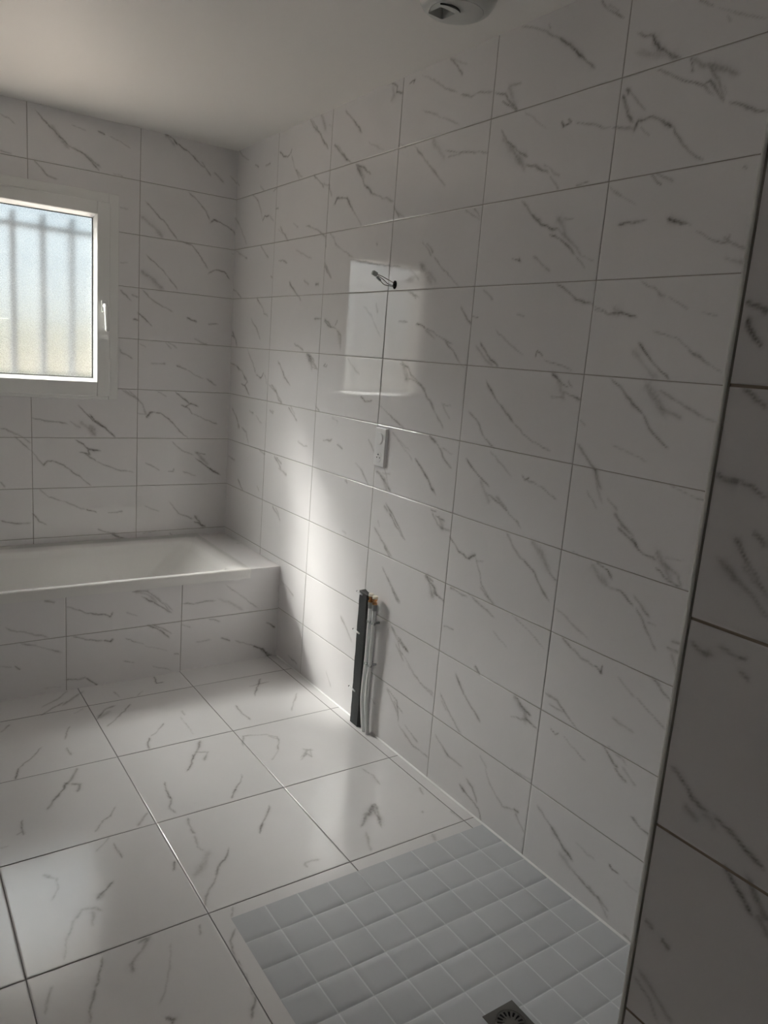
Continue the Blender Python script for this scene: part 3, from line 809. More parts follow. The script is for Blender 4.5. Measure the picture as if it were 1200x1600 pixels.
([(0.356,1.66),(0.313,1.629),(0.308,1.658)],0.0022,0.5),
([(0.326,2.061),(0.302,2.063),(0.277,2.035)],0.00385,0.7),
([(0.364,2.111),(0.331,2.079)],0.0033,0.6),
([(0.282,2.043),(0.297,2.096),(0.317,2.145)],0.0033,0.6),
([(0.373,2.144),(0.412,2.232)],0.00275,0.4),
([(1.103,2.25),(1.138,2.285),(1.17,2.314),(1.175,2.345)],0.0033,0.45),
([(1.112,2.251),(1.139,2.261)],0.0022,0.6),
([(1.224,2.261),(1.244,2.307),(1.262,2.35)],0.00165,0.6),
([(1.262,2.35),(1.289,2.406),(1.297,2.44)],0.00165,0.65),
([(1.066,2.301),(1.093,2.369),(1.127,2.437),(1.147,2.466)],0.00165,0.35),
([(0.881,2.253),(0.895,2.287)],0.00165,0.5),
([(0.906,2.333),(0.932,2.363),(0.942,2.418),(0.946,2.506)],0.00165,0.6),
([(0.948,2.521),(0.952,2.556),(0.983,2.608)],0.00165,0.65),
([(1.146,2.507),(1.132,2.519),(1.139,2.53)],0.00275,0.8),
([(0.979,2.273),(0.991,2.305)],0.00165,0.7),
([(1.376,2.366),(1.362,2.325),(1.345,2.293)],0.00165,0.35),
([(1.141,1.847),(1.087,1.798)],0.00165,0.35),
([(0.387,1.438),(0.359,1.461),(0.374,1.512)],0.00165,0.5),
([(0.351,1.645),(0.285,1.603),(0.313,1.663)],0.0022,0.35),
([(0.372,2.116),(0.336,2.08),(0.267,2.029)],0.0033,0.6),
([(0.264,2.031),(0.278,2.067),(0.289,2.09),(0.317,2.145)],0.0033,0.6),
([(0.183,1.816),(0.17,1.874),(0.181,1.934)],0.0022,0.4),
([(0.104,1.144),(0.206,1.289)],0.00165,0.4),
([(0.062,2.013),(0.077,2.058)],0.00165,0.4),
([(0.146,2.144),(0.14,2.133)],0.00165,0.4),
([(0.188,2.253),(0.2,2.284)],0.0044,0.45),
([(0.052,2.178),(0.051,2.24)],0.00165,0.4),
([(0.282,2.032),(0.262,2.029)],0.00275,0.5),
],
'P': [
([(0.008,1.584),(0.017,1.577),(0.031,1.572)],0.0011,0.7),
([(0.012,1.567),(0.02,1.554),(0.031,1.54)],0.00165,0.8),
([(0.016,1.499),(0.047,1.484)],0.0011,0.6),
([(0.013,1.563),(0.023,1.551),(0.031,1.54)],0.0011,0.75),
([(0.018,1.499),(0.048,1.482)],0.0011,0.6),
([(0.005,1.409),(0.016,1.404),(0.031,1.404)],0.0022,0.8),
([(0.032,1.405),(0.048,1.4),(0.065,1.392)],0.0011,0.7),
([(0.036,1.348),(0.051,1.332),(0.069,1.315),(0.081,1.301)],0.0011,0.75),
([(0.023,1.323),(0.045,1.305),(0.068,1.292),(0.086,1.278)],0.00275,0.5),
([(0.05,1.322),(0.073,1.306),(0.082,1.297)],0.0022,0.4),
([(0.055,1.357),(0.073,1.348)],0.0011,0.55),
([(0.01,1.223),(0.025,1.218),(0.034,1.217)],0.00165,0.6),
([(0.04,1.23),(0.056,1.228),(0.07,1.227)],0.00165,0.5),
([(0.068,1.228),(0.075,1.23)],0.0011,0.8),
([(0.069,1.215),(0.079,1.208)],0.0011,0.4),
([(0.01,1.075),(0.022,1.071),(0.041,1.057),(0.062,1.048)],0.0011,0.6),
([(0.033,1.042),(0.054,1.033)],0.0022,0.35),
([(0.067,1.046),(0.086,1.041),(0.107,1.034),(0.132,1.023)],0.0011,0.75),
([(0.057,1.045),(0.074,1.034)],0.00275,0.3),
([(0.088,1.003),(0.1,0.988),(0.126,0.967)],0.0011,0.7),
([(0.112,1.004),(0.13,0.986),(0.143,0.972)],0.0022,0.55),
([(0.13,0.973),(0.145,0.956)],0.0022,0.35),
([(0.009,0.878),(0.019,0.874)],0.0011,0.6),
([(0.032,0.871),(0.043,0.864)],0.00165,0.6),
([(0.009,0.799),(0.031,0.787),(0.047,0.767)],0.0022,0.55),
([(0.014,0.813),(0.045,0.793),(0.063,0.778)],0.00275,0.5),
([(0.069,1.213),(0.08,1.208)],0.00165,0.5),
],
'A': [
([(0.706,0.411),(0.651,0.394),(0.607,0.348)],0.00385,0.45),
([(0.678,0.386),(0.629,0.357),(0.584,0.322),(0.538,0.293)],0.0022,0.8),
([(0.716,0.413),(0.652,0.409),(0.607,0.366),(0.55,0.306)],0.0022,0.6),
([(0.607,0.372),(0.533,0.304)],0.00165,0.5),
([(0.952,0.36),(0.912,0.339),(0.862,0.324),(0.831,0.322)],0.00165,0.7),
([(0.836,0.323),(0.81,0.311),(0.8,0.327)],0.00165,0.85),
([(0.991,0.376),(0.952,0.36)],0.00165,0.4),
([(0.742,0.322),(0.694,0.299)],0.0011,0.4),
([(1.076,0.414),(1.034,0.405)],0.00165,0.4),
([(0.488,0.331),(0.435,0.321),(0.376,0.33),(0.328,0.326)],0.00165,0.5),
([(0.316,0.331),(0.253,0.305),(0.188,0.26)],0.00385,0.35),
([(0.282,0.4),(0.23,0.358),(0.178,0.315),(0.111,0.263)],0.00165,0.4),
([(0.649,0.247),(0.605,0.226),(0.547,0.17)],0.0022,0.65),
([(0.627,0.249),(0.536,0.192)],0.00165,0.5),
([(0.962,0.24),(0.902,0.218),(0.841,0.203)],0.00165,0.55),
([(0.836,0.202),(0.809,0.192),(0.799,0.204)],0.00165,0.85),
([(0.746,0.2),(0.692,0.174),(0.659,0.157)],0.0011,0.45),
([(0.659,0.151),(0.557,0.111)],0.0011,0.3),
([(0.525,0.093),(0.499,0.086)],0.00165,0.6),
([(0.751,0.093),(0.702,0.077)],0.0011,0.5),
([(0.624,0.047),(0.532,0.01)],0.0011,0.35),
([(0.993,0.051),(0.943,0.041),(0.912,0.044)],0.00165,0.65),
([(0.912,0.04),(0.861,-0.0)],0.00165,0.75),
([(1.224,0.319),(1.198,0.3),(1.152,0.288),(1.059,0.252)],0.00165,0.45),
([(1.171,0.243),(1.088,0.213),(1.011,0.177)],0.00165,0.4),
([(1.246,0.153),(1.201,0.14)],0.00165,0.4),
([(1.191,0.146),(1.173,0.128)],0.00165,0.6),
([(1.081,0.025),(1.013,0.021)],0.0011,0.3),
([(0.491,0.227),(0.444,0.209)],0.00165,0.35),
([(0.418,0.132),(0.346,0.133)],0.00165,0.4),
([(0.296,0.132),(0.246,0.112)],0.00165,0.7),
([(0.22,0.108),(0.128,0.068)],0.0011,0.35),
([(0.061,0.182),(0.01,0.147)],0.0022,0.7),
([(0.361,0.24),(0.3,0.219)],0.00165,0.45),
([(0.128,0.068),(0.074,0.04),(0.046,0.003),(0.004,-0.011)],0.0022,0.75),
([(0.088,0.042),(0.018,-0.008)],0.00275,0.4),
],
'L': [
([(0.065,-0.014),(0.021,-0.049),(-0.012,-0.073)],0.00165,0.6),
([(-0.042,-0.098),(-0.02,-0.006)],0.00165,0.6),
([(0.02,0.225),(0.018,0.254)],0.00165,0.5),
],
}

def value_noise(u, v, scale, seed):
    rs = np.random.RandomState(seed); T = rs.rand(128, 128)
    x = u * scale; y = v * scale; xi = np.floor(x).astype(int); yi = np.floor(y).astype(int); fx = x - xi; fy = y - yi
    fx = fx * fx * (3 - 2 * fx); fy = fy * fy * (3 - 2 * fy)
    g = lambda a, b: T[a % 128, b % 128]
    return (g(xi, yi) * (1 - fx) + g(xi + 1, yi) * fx) * (1 - fy) + (g(xi, yi + 1) * (1 - fx) + g(xi + 1, yi + 1) * fx) * fy

def stamp(U, Vv, us, vs, pts, width, dark):
    """adds one wandering vein: distance to the polyline, warped and broken up by noise, tapered to its ends"""
    P = np.array(pts, float); pad = width * 4 + 0.02
    i0, i1 = np.searchsorted(us, P[:, 0].min() - pad), np.searchsorted(us, P[:, 0].max() + pad)
    j0, j1 = np.searchsorted(vs, P[:, 1].min() - pad), np.searchsorted(vs, P[:, 1].max() + pad)
    if i1 <= i0 or j1 <= j0: return
    uu, vv = np.meshgrid(us[i0:i1], vs[j0:j1], indexing='ij')
    wu = uu + (value_noise(uu, vv, 45, 3) - 0.5) * 0.006 + (value_noise(uu, vv, 130, 5) - 0.5) * 0.002
    wv = vv + (value_noise(uu, vv, 45, 4) - 0.5) * 0.006 + (value_noise(uu, vv, 130, 6) - 0.5) * 0.002
    seg = np.hypot(*(P[1:] - P[:-1]).T); tot = seg.sum() + 1e-9; acc = 0
    best = np.zeros_like(uu)
    bn = value_noise(uu, vv, 28, 7)
    for k in range(len(P) - 1):
        a, b = P[k], P[k + 1]; d = b - a; l2 = (d @ d) + 1e-12
        t = np.clip(((wu - a[0]) * d[0] + (wv - a[1]) * d[1]) / l2, 0, 1)
        dist = np.hypot(wu - a[0] - t * d[0], wv - a[1] - t * d[1])
        s = (acc + t * seg[k]) / tot
        tap = np.clip(np.minimum(s, 1 - s) * 8 + 0.4, 0, 1)
        wl = width * (1.6 if width > 0.0035 else 1.15) * (0.55 + 0.8 * bn) * (0.4 + 0.6 * tap) + 0.0006
        core = np.exp(-(dist / wl) ** 2) + 0.28 * np.exp(-(dist / (wl * 2.8)) ** 2)
        best = np.maximum(best, core * dark * (0.75 if width > 0.0035 else 0.95) * tap * (0.6 + 0.6 * bn))
        acc += seg[k]
    U[i0:i1, j0:j1] = 1 - (1 - U[i0:i1, j0:j1]) * (1 - np.clip(best, 0, 0.95))

def breaks(lo, hi, joints, step, gw):
    """coordinates across a tiled surface with a grout groove at each joint; returns coords and per-cell tile number (-1 = grout)"""
    js = sorted(j for j in joints if lo + 0.004 < j < hi - 0.004)
    edges = [lo] + js + [hi]; xs = []; cell = []; low = []
    for k in range(len(edges) - 1):
        a = edges[k] + (gw / 2 if k else 0); b = edges[k + 1] - (gw / 2 if k < len(edges) - 2 else 0)
        n = max(1, int(math.ceil((b - a) / step)))
        pts = list(np.linspace(a, b, n + 1))
        if k:   # groove before this tile
            cell.append(-1); xs.append(edges[k] - gw * 0.22); low.append(True); cell.append(-1); xs.append(edges[k] + gw * 0.22); low.append(True); cell.append(-1)
        xs += pts; low += [False] * len(pts); cell += [k] * n
    return np.array(xs), np.array(cell), np.array(low)

def tiled(name, O, eu, ev, en, ur, vr, uj, vj, step, gw, mats, veins=(), holes=(), tilt=0.0, tilts={}, seed=1, depth=0.0012):
    us, cu, lu = breaks(ur[0], ur[1], uj, step, gw); vs, cv, lv = breaks(vr[0], vr[1], vj, step, gw)
    def add_line(xs, cell, low, q):      # a grid line exactly on a hole's edge
        k = int(np.searchsorted(xs, q))
        if k <= 0 or k >= len(xs) or min(abs(xs[k] - q), abs(xs[k - 1] - q)) < 1e-5: return xs, cell, low
        return np.insert(xs, k, q), np.insert(cell, k, cell[k - 1]), np.insert(low, k, cell[k - 1] < 0)
    for h in holes:
        for q in h[:2]: us, cu, lu = add_line(us, cu, lu, q)
        for q in h[2:]: vs, cv, lv = add_line(vs, cv, lv, q)
    nu, nv = len(us), len(vs)
    Ug, Vg = np.meshgrid(us, vs, indexing='ij')
    V = np.zeros((nu, nv))
    for pts, wd, dk in veins: stamp(V, None, us, vs, pts, wd, dk)
    rs = np.random.RandomState(seed)
    h = np.zeros((nu, nv))
    # every tile is set a hair out of plane, as laid tiles are
    pu = np.concatenate([cu[:1], cu]); pv = np.concatenate([cv[:1], cv])
    tu = np.where(pu < 0, 0, pu); tv = np.where(pv < 0, 0, pv)
    for a in range(int(cu.max()) + 1):
        iu = np.where(pu == a)[0]
        if a and len(iu): iu = np.concatenate([[iu[0] - 1], iu])
        for b in range(int(cv.max()) + 1):
            iv = np.where(pv == b)[0]
            if b and len(iv): iv = np.concatenate([[iv[0] - 1], iv])
            ta, tb = (rs.rand(2) - 0.5) * 2 * tilt
            if (a, b) in tilts: ta, tb = tilts[(a, b)]
            if len(iu) and len(iv):
                I = np.ix_(iu, iv)
                h[I] = ta * (Ug[I] - Ug[I].mean()) + tb * (Vg[I] - Vg[I].mean())
    h[lu, :] = -depth; h[:, lv] = -depth
    O = np.array(O, float); eu = np.array(eu, float); ev = np.array(ev, float); en = np.array(en, float)
    co = O + Ug[..., None] * eu + Vg[..., None] * ev + h[..., None] * en
    idx = np.arange(nu * nv).reshape(nu, nv)
    a = idx[:-1, :-1]; b = idx[1:, :-1]; c = idx[1:, 1:]; d = idx[:-1, 1:]
    flip = np.dot(np.cross(eu, ev), en) < 0
    q = np.stack([a, d, c, b] if flip else [a, b, c, d], -1).reshape(-1, 4)
    mi = ((cu[:, None] < 0) | (cv[None, :] < 0)).astype(np.int32).reshape(-1)
    keep = np.ones(len(q), bool)
    mu = ((us[:-1] + us[1:]) / 2)[:, None] + 0 * vs[None, :-1]; mv = ((vs[:-1] + vs[1:]) / 2)[None, :] + 0 * us[:-1, None]
    for hh in holes:
        keep &= ~((mu > hh[0]) & (mu < hh[1]) & (mv > hh[2]) & (mv < hh[3])).reshape(-1)
    q = q[keep]; mi = mi[keep]
    me = bpy.data.meshes.new(name)
    me.vertices.add(nu * nv); me.vertices.foreach_set('co', co.reshape(-1))
    me.loops.add(len(q) * 4); me.loops.foreach_set('vertex_index', q.reshape(-1).astype(np.int32))
    me.polygons.add(len(q)); me.polygons.foreach_set('loop_start', (np.arange(len(q)) * 4).astype(np.int32))
    me.polygons.foreach_set('material_index', mi)
    me.update(calc_edges=True)
    at = me.attributes.new('vein', 'FLOAT', 'POINT'); at.data.foreach_set('value', V.reshape(-1).astype(np.float32))
    for x in mats: me.materials.append(x)
    o = bpy.data.objects.new(name, me); C.objects.link(o)
    return o

# ------------------------------------------------------------------ the room
H = 2.486
XL = -2.35          # left wall
YN = -5.0           # wall behind the viewer
VJ = [-(0.476 + 0.5 * k) for k in range(0, 8)]
ZJ = [0.25 * k for k in range(1, 10)]
# right wall, plane x = 0: u runs along -y, v is height
wr = tiled('wall_right', (0, 0, 0), (0, -1, 0), (0, 0, 1), (-1, 0, 0), (0, 3.47), (0, H), [-y for y in VJ], ZJ, 0.004, 0.0026,
           [M_wall, M_grout], VEINS['R'], tilt=0.0012, tilts={}, seed=4)
tag(wr, kind='structure')
wb = tiled('wall_back', (0, 0, 0), (-1, 0, 0), (0, 0, 1), (0, -1, 0), (0, -XL), (0, H), [0.4967 + 0.5 * k for k in range(6)], ZJ, 0.004, 0.0026,
           [M_wall, M_grout], VEINS['B'], holes=[(0.64, 1.33, 1.22, 2.12)], tilt=0.0012, seed=9)
tag(wb, kind='structure')
fl = tiled('floor', (0, 0, 0), (-1, 0, 0), (0, -1, 0), (0, 0, 1), (0, -XL), (0.5, -YN), [0.0456 + 0.45 * k for k in range(7)], [0.445 + 0.45 * k for k in range(11)], 0.004, 0.003,
           [M_floor, M_fgrout], VEINS['F'], holes=[(-0.1, 0.9, 2.29, 3.464)], tilt=0.0008, seed=7)
tag(fl, kind='structure')
sf = tiled('floor_shower', (0, 0, 0), (-1, 0, 0), (0, -1, 0), (0, 0, 1), (0, 0.9), (2.29, 3.464), [0.1 * k for k in range(1, 9)], [2.29 + 0.1 * k for k in range(1, 12)], 0.02, 0.004,
           [M_mosaic, M_mgrout], (), holes=[(0.415, 0.51, 2.866, 2.961)], tilt=0.0008, seed=17, depth=0.0006)
tag(sf, kind='structure')
# partition closing the shower, tiled on the side by the viewer
wp = tiled('wall_partition', (-0.911, -3.464, 0), (0, -1, 0), (0, 0, 1), (-1, 0, 0), (0.003, 1.54), (0, H), [0.62, 1.12], ZJ, 0.003, 0.0034,
           [M_wall, M_fggrout], VEINS['P'], tilt=0.0005, seed=21)
tag(wp, kind='structure')
ws = tiled('wall_shower', (0, -3.464, 0), (-1, 0, 0), (0, 0, 1), (0, 1, 0), (0, 0.911), (0, H), [0.411], ZJ, 0.02, 0.003, [M_wall, M_grout], (), tilt=0.0008, seed=22)
tag(ws, kind='structure')
wl = tiled('wall_left', (XL, 0, 0), (0, -1, 0), (0, 0, 1), (1, 0, 0), (0, 5.0), (0, H), [0.476 + 0.5 * k for k in range(10)], ZJ, 0.05, 0.0026, [M_wall, M_grout], (), tilt=0.001, seed=31)
tag(wl, kind='structure')
bm = bmesh.new(); box(bm, XL - 0.1, 0.1, YN - 0.1, YN, -0.05, H + 0.1)
tag(obj('wall_front', bm, M_ceil), kind='structure')
bm = bmesh.new(); box(bm, XL - 0.1, 0.3, YN - 0.1, 0.03, H, H + 0.15)
tag(obj('ceiling', bm, M_ceil), kind='structure')
# backing so that no daylight leaks through the tiling, and the masonry round the window opening
bm = bmesh.new()
box(bm, 0.004, 0.12, -4.0, 0.24, -0.1, H)
tag(obj('wall_right_masonry', bm, M_render), kind='structure')
bm = bmesh.new()
RV = 0.16
for (a, b, c, d) in ((XL - 0.12, -1.33, -0.4, 2.8), (-0.64, 0.12, -0.4, 2.8), (-1.33, -0.64, -0.4, 1.22), (-1.33, -0.64, 2.12, 2.8)):
    box(bm, a, b, 0.004, RV, c, d)
tag(obj('wall_back_masonry', bm, M_render), kind='structure')
bm = bmesh.new(); box(bm, XL - 0.1, XL - 0.004, -5.0, 0.1, -0.1, H)
tag(obj('wall_left_masonry', bm, M_render), kind='structure')
# corner profile of the partition: pale quarter-round bead and a dark strip painting the shadow line behind it
bm = bmesh.new(); box(bm, -0.9125, -0.906, -3.4665, -3.4605, 0, H)
tag(obj('trim_1', bm, M_trim, bevel=0.003), kind='structure')
bm = bmesh.new(); box(bm, -0.9118, -0.909, -3.4690, -3.4665, 0, H)
tag(obj('trim_2', bm, M_trimdark), kind='structure')
# silicone bead at the foot of the right wall
bm = bmesh.new()
prof = [(0, 0.0), (-0.0045, 0.0), (-0.0034, 0.0016), (-0.0017, 0.0034), (0, 0.005)]
for ya, yb in ((-0.73, -1.475), (-1.605, -3.464)):
    A = [bm.verts.new((x, ya, z)) for x, z in prof]; B = [bm.verts.new((x, yb, z)) for x, z in prof]
    for k in range(4): bm.faces.new([A[k], A[k + 1], B[k + 1], B[k]])
    bm.faces.new(A); bm.faces.new(B[::-1])
tag(obj('trim_3', bm, M_caulk), kind='structure')

# ------------------------------------------------------------------ outside
bm = bmesh.new(); v = [bm.verts.new(q) for q in ((-60, 0.25, -0.35), (60, 0.25, -0.35), (60, 120, -0.35), (-60, 120, -0.35))]; bm.faces.new(v)
tag(obj('floor_outside', bm, M_ground), kind='structure')
M_hedge = mat('clipped_hedge', (0.14, 0.15, 0.10), 0.9, bump=(4, 0.6, 0.1))
bm = bmesh.new(); random.seed(3)
nx, nz_ = 120, 14
for face_y, s in ((12.0, 1), (13.2, -1)):
    gr = [[bm.verts.new((-30 + 60 * i / nx, face_y + s * random.uniform(-.12, .12), -0.35 + 2.05 * j / nz_ + (random.uniform(-.03, .03) if j else 0))) for j in range(nz_ + 1)] for i in range(nx + 1)]
    for i in range(nx):
        for j in range(nz_): bm.faces.new([gr[i][j], gr[i + 1][j], gr[i + 1][j + 1], gr[i][j + 1]])
    if s == 1: first_ = gr
    else:
        for i in range(nx): bm.faces.new([first_[i][-1], first_[i + 1][-1], gr[i + 1][-1], gr[i][-1]])
tag(obj('garden_hedge', bm, M_hedge), 'yellow-green hedge blurred behind the lower part of the frosted window', 'hedge')
bm = bmesh.new(); box(bm, -1.36, -0.61, 0.03, 0.26, 1.19, 1.228)
tag(obj('trim_4', bm, mat('sun_bounce_sill', (0.58, 0.48, 0.44), 0.6), bevel=0.004), kind='structure')  # outside sill slab, added to bounce sunlight up to the ceiling
g = empty('window_grille', (-0.98, 0.13, 1.2), 'dark iron security grille of upright bars behind the frosted window pane', 'window grille')
for zz in (1.988, 1.27):
    bm = bmesh.new(); box(bm, -1.33, -0.64, 0.172, 0.188, zz - 0.011, zz + 0.011, g.location)
    obj('cross_bar', bm, M_iron, g, bevel=0.002)
for k in range(5):
    x = -0.775 - 0.132 * k
    bm = bmesh.new(); box(bm, x - 0.013, x + 0.013, 0.165, 0.195, 1.222, 2.045, g.location)
    obj('bar', bm, M_iron, g, bevel=0.003)

# ------------------------------------------------------------------ window
WX0, WX1, WZ0, WZ1 = -1.372, -0.597, 1.193, 2.165
def ring(bm, o, a, b, y0, y1):   # rectangular frame: a = outer (x0,x1,z0,z1), b = inner
    for (x0, x1, z0, z1) in ((a[0], b[0], a[2], a[3]), (b[1], a[1], a[2], a[3]), (b[0], b[1], a[2], b[2]), (b[0], b[1], b[3], a[3])):
        box(bm, x0, x1, y0, y1, z0, z1, o)
def slope_ring(bm, o, a, ya, b, yb):   # four mitred sloping faces from outer loop a at depth ya to inner loop b at depth yb
    A = [bm.verts.new((x - o[0], ya - o[1], z - o[2])) for x, z in ((a[0], a[2]), (a[1], a[2]), (a[1], a[3]), (a[0], a[3]))]
    B = [bm.verts.new((x - o[0], yb - o[1], z - o[2])) for x, z in ((b[0], b[2]), (b[1], b[2]), (b[1], b[3]), (b[0], b[3]))]
    for k in range(4): bm.faces.new([A[k], A[(k + 1) % 4], B[(k + 1) % 4], B[k]])
win = empty('window_1', (-0.985, 0.0, 1.193), 'white framed frosted window in the tiled back wall', 'window'); 
del win['label']; del win['category']; win['kind'] = 'structure'
o = win.location
bm = bmesh.new(); ring(bm, o, (WX0, WX1, WZ0, WZ1), (-1.325, -0.645, 1.225, 2.115), -0.008, 0.06)
obj('frame', bm, M_pvc, win, bevel=0.003)
bm = bmesh.new()
SO = (-1.328, -0.641, 1.209, 2.121); SI = (-1.262, -0.701, 1.279, 2.063); GI = (-1.248, -0.716, 1.297, 2.046)
ring(bm, o, SO, SI, -0.022, 0.05)
sash = obj('sash', bm, M_pvc, win, bevel=0.004)
bm = bmesh.new(); slope_ring(bm, (0, 0, 0), SI, -0.021, GI, 0.006)
ring(bm, (0, 0, 0), SI, GI, 0.006, 0.012)
for v_ in bm.verts: v_.co -= Vector(o)
bead = obj('glazing_bead', bm, M_pvc, sash)
bm = bmesh.new(); ring(bm, o, GI, (GI[0] + 0.004, GI[1] - 0.004, GI[2] + 0.003, GI[3] - 0.003), 0.0045, 0.0075)
obj('gasket', bm, M_gasket, sash)
bm = bmesh.new(); box(bm, SI[0] - 0.003, SI[1] + 0.003, 0.008, 0.014, SI[2] - 0.003, SI[3] + 0.003, o)
obj('frosted_pane', bm, M_glass, sash)['label'] = 'frosted glass pane'
hb = bmesh.new(); box(hb, -0.684, -0.654, -0.030, -0.022, 1.615, 1.672, o)
hnd = obj('handle', hb, M_pvc, win, bevel=0.006)
hb = bmesh.new()
tube(hb, smooth_path([(-0.669, -0.028, 1.646), (-0.669, -0.045, 1.645), (-0.668, -0.056, 1.632), (-0.666, -0.056, 1.60), (-0.664, -0.055, 1.56), (-0.663, -0.053, 1.525)]),
     [0.011] * 8 + [0.010] * 16 + [0.0095] * 15 + [0.007, 0.004], 14, o)
obj('lever', hb, M_pvc, hnd, smooth=True)

# ------------------------------------------------------------------ bath and its tiled surround
YF = -0.712
ap = tiled('bath_surround', (0, YF, 0), (-1, 0, 0), (0, 0, 1), (0, -1, 0), (0, -XL), (0, 0.4275), [0.4925 + 0.5 * k for k in range(5)], [0.245], 0.004, 0.0026,
           [M_wall, M_grout], VEINS['A'], tilt=0.0006, seed=41)
tag(ap, 'long marble-tiled surround closing the front of the white bathtub', 'bath surround')
lg = tiled('tiled_ledge', (0, 0, 0.463), (-1, 0, 0), (0, -1, 0), (0, 0, 1), (0, 0.162), (0, -YF), [], [], 0.006, 0.0026, [M_wall, M_grout], VEINS['L'], tilt=0.0, seed=42)
lf = tiled('front_edge', (0, YF, 0), (-1, 0, 0), (0, 0, 1), (0, -1, 0), (0, 0.162), (0.4275, 0.463), [], [], 0.004, 0.0026, [M_wall, M_grout], VEINS['A'], tilt=0.0, seed=43)
lf.parent = lg
tag(lg, 'short tiled ledge between the bathtub end and the right wall', 'ledge')
tub = empty('bathtub', (-1.015, -0.36, 0.0), 'white built-in bathtub with a gently sloped end by the right wall', 'bathtub')
tx0, tx1, ty0, ty1 = -1.865, -0.163, -0.742, -0.004
bm = bmesh.new()
def tr(pts): return [(x + 1.015, y + 0.36, z) for x, y, z in pts]
rings = [rrect(tx0 + 0.028, tx1 - 0.005, ty0 + 0.025, ty1 - 0.004, 0.428, 0.012), rrect(tx0, tx1, ty0, ty1, 0.4285, 0.012), rrect(tx0, tx1, ty0, ty1, 0.468, 0.012), rrect(tx0 + 0.005, tx1 - 0.005, ty0 + 0.005, ty1 - 0.005, 0.474, 0.012),
         rrect(tx0 + 0.05, tx1 - 0.085, ty0 + 0.028, ty1 - 0.125, 0.4735, 0.05), rrect(tx0 + 0.06, tx1 - 0.10, ty0 + 0.036, ty1 - 0.135, 0.466, 0.06),
         rrect(tx0 + 0.07, tx1 - 0.115, ty0 + 0.044, ty1 - 0.142, 0.44, 0.07), rrect(tx0 + 0.11, tx1 - 0.26, ty0 + 0.065, ty1 - 0.16, 0.27, 0.10),
         rrect(tx0 + 0.15, tx1 - 0.40, ty0 + 0.09, ty1 - 0.18, 0.13, 0.12), rrect(tx0 + 0.20, tx1 - 0.48, ty0 + 0.13, ty1 - 0.21, 0.08, 0.12),
         rrect(tx0 + 0.32, tx1 - 0.60, ty0 + 0.20, ty1 - 0.26, 0.07, 0.08)]
loft(bm, [tr(r) for r in rings], close_last=True)
basin = obj('basin', bm, M_acryl, tub, smooth=True)
mm = basin.modifiers.new('edge', 'EDGE_SPLIT'); mm.split_angle = math.radians(50)
bm = bmesh.new(); tube(bm, [(-1.5, -0.40, 0.071), (-1.5, -0.40, 0.074)], [0.035, 0.03], 28, (-1.015, -0.36, 0))
obj('waste_plug', bm, M_steel, tub)

# ------------------------------------------------------------------ shower drain
dr = empty('shower_drain', (-0.4625, -2.9135, 0.0), 'square steel shower drain with radial slots in the mosaic shower floor', 'drain')
bm = bmesh.new(); o = dr.location
HW = 0.0475
outer = [(HW, HW), (-HW, HW), (-HW, -HW), (HW, -HW)]
# square plate with a round opening for the grate
n = 32; ci = [bm.verts.new((0.037 * math.cos(2 * math.pi * k / n + math.pi / 4), 0.037 * math.sin(2 * math.pi * k / n + math.pi / 4), 0.0015)) for k in range(n)]
sq = []
for k in range(n):
    a = 2 * math.pi * k / n + math.pi / 4; c_, s_ = math.cos(a), math.sin(a); f = HW / max(abs(c_), abs(s_)); sq.append(bm.verts.new((c_ * f, s_ * f, 0.0015)))
lo_ = [bm.verts.new((v_.co.x, v_.co.y, -0.006)) for v_ in sq]; ci2 = [bm.verts.new((v_.co.x, v_.co.y, -0.004)) for v_ in ci]
for k in range(n):
    j = (k + 1) % n
    bm.faces.new([ci[k], ci[j], sq[j], sq[k]]); bm.faces.new([sq[k], sq[j], lo_[j], lo_[k]]); bm.faces.new([ci[k], ci2[k], ci2[j], ci[j]])
obj('plate', bm, M_steel, dr)
# round grate: disc with petal slots really cut out
bm = bmesh.new()
nS = 16; sub = 4; N = nS * sub * 2
rr = [0.0, 0.008, 0.014, 0.0195, 0.026, 0.0325, 0.036]
G = [[bm.verts.new((r * math.cos(2 * math.pi * k / 64), r * math.sin(2 * math.pi * k / 64), 0.0008)) for k in range(64)] for r in rr[1:]]
c0 = bm.verts.new((0, 0, 0.0008))
for k in range(64): bm.faces.new([c0, G[0][k], G[0][(k + 1) % 64]])
for i in range(5):
    for k in range(64):
        slot = (k % 4 in (1, 2)) if i in (2, 3) else (k % 4 in (1,) and i == 1 and (k // 4) % 2 == 0)
        if not slot: bm.faces.new([G[i][k], G[i][(k + 1) % 64], G[i + 1][(k + 1) % 64], G[i + 1][k]])
ex = bmesh.ops.extrude_face_region(bm, geom=bm.faces[:])
for v_ in [q for q in ex['geom'] if isinstance(q, bmesh.types.BMVert)]: v_.co.z -= 0.002
obj('grate', bm, M_steel, dr)
bm = bmesh.new(); tube(bm, [(0, 0, -0.045), (0, 0, -0.012)], [0.04, 0.04], 24); 
obj('trap', bm, M_hole, dr)
bm = bmesh.new(); box(bm, -0.0495, 0.0495, -0.0495, 0.0495, -0.014, -0.008); obj('bed', bm, M_hole, dr)

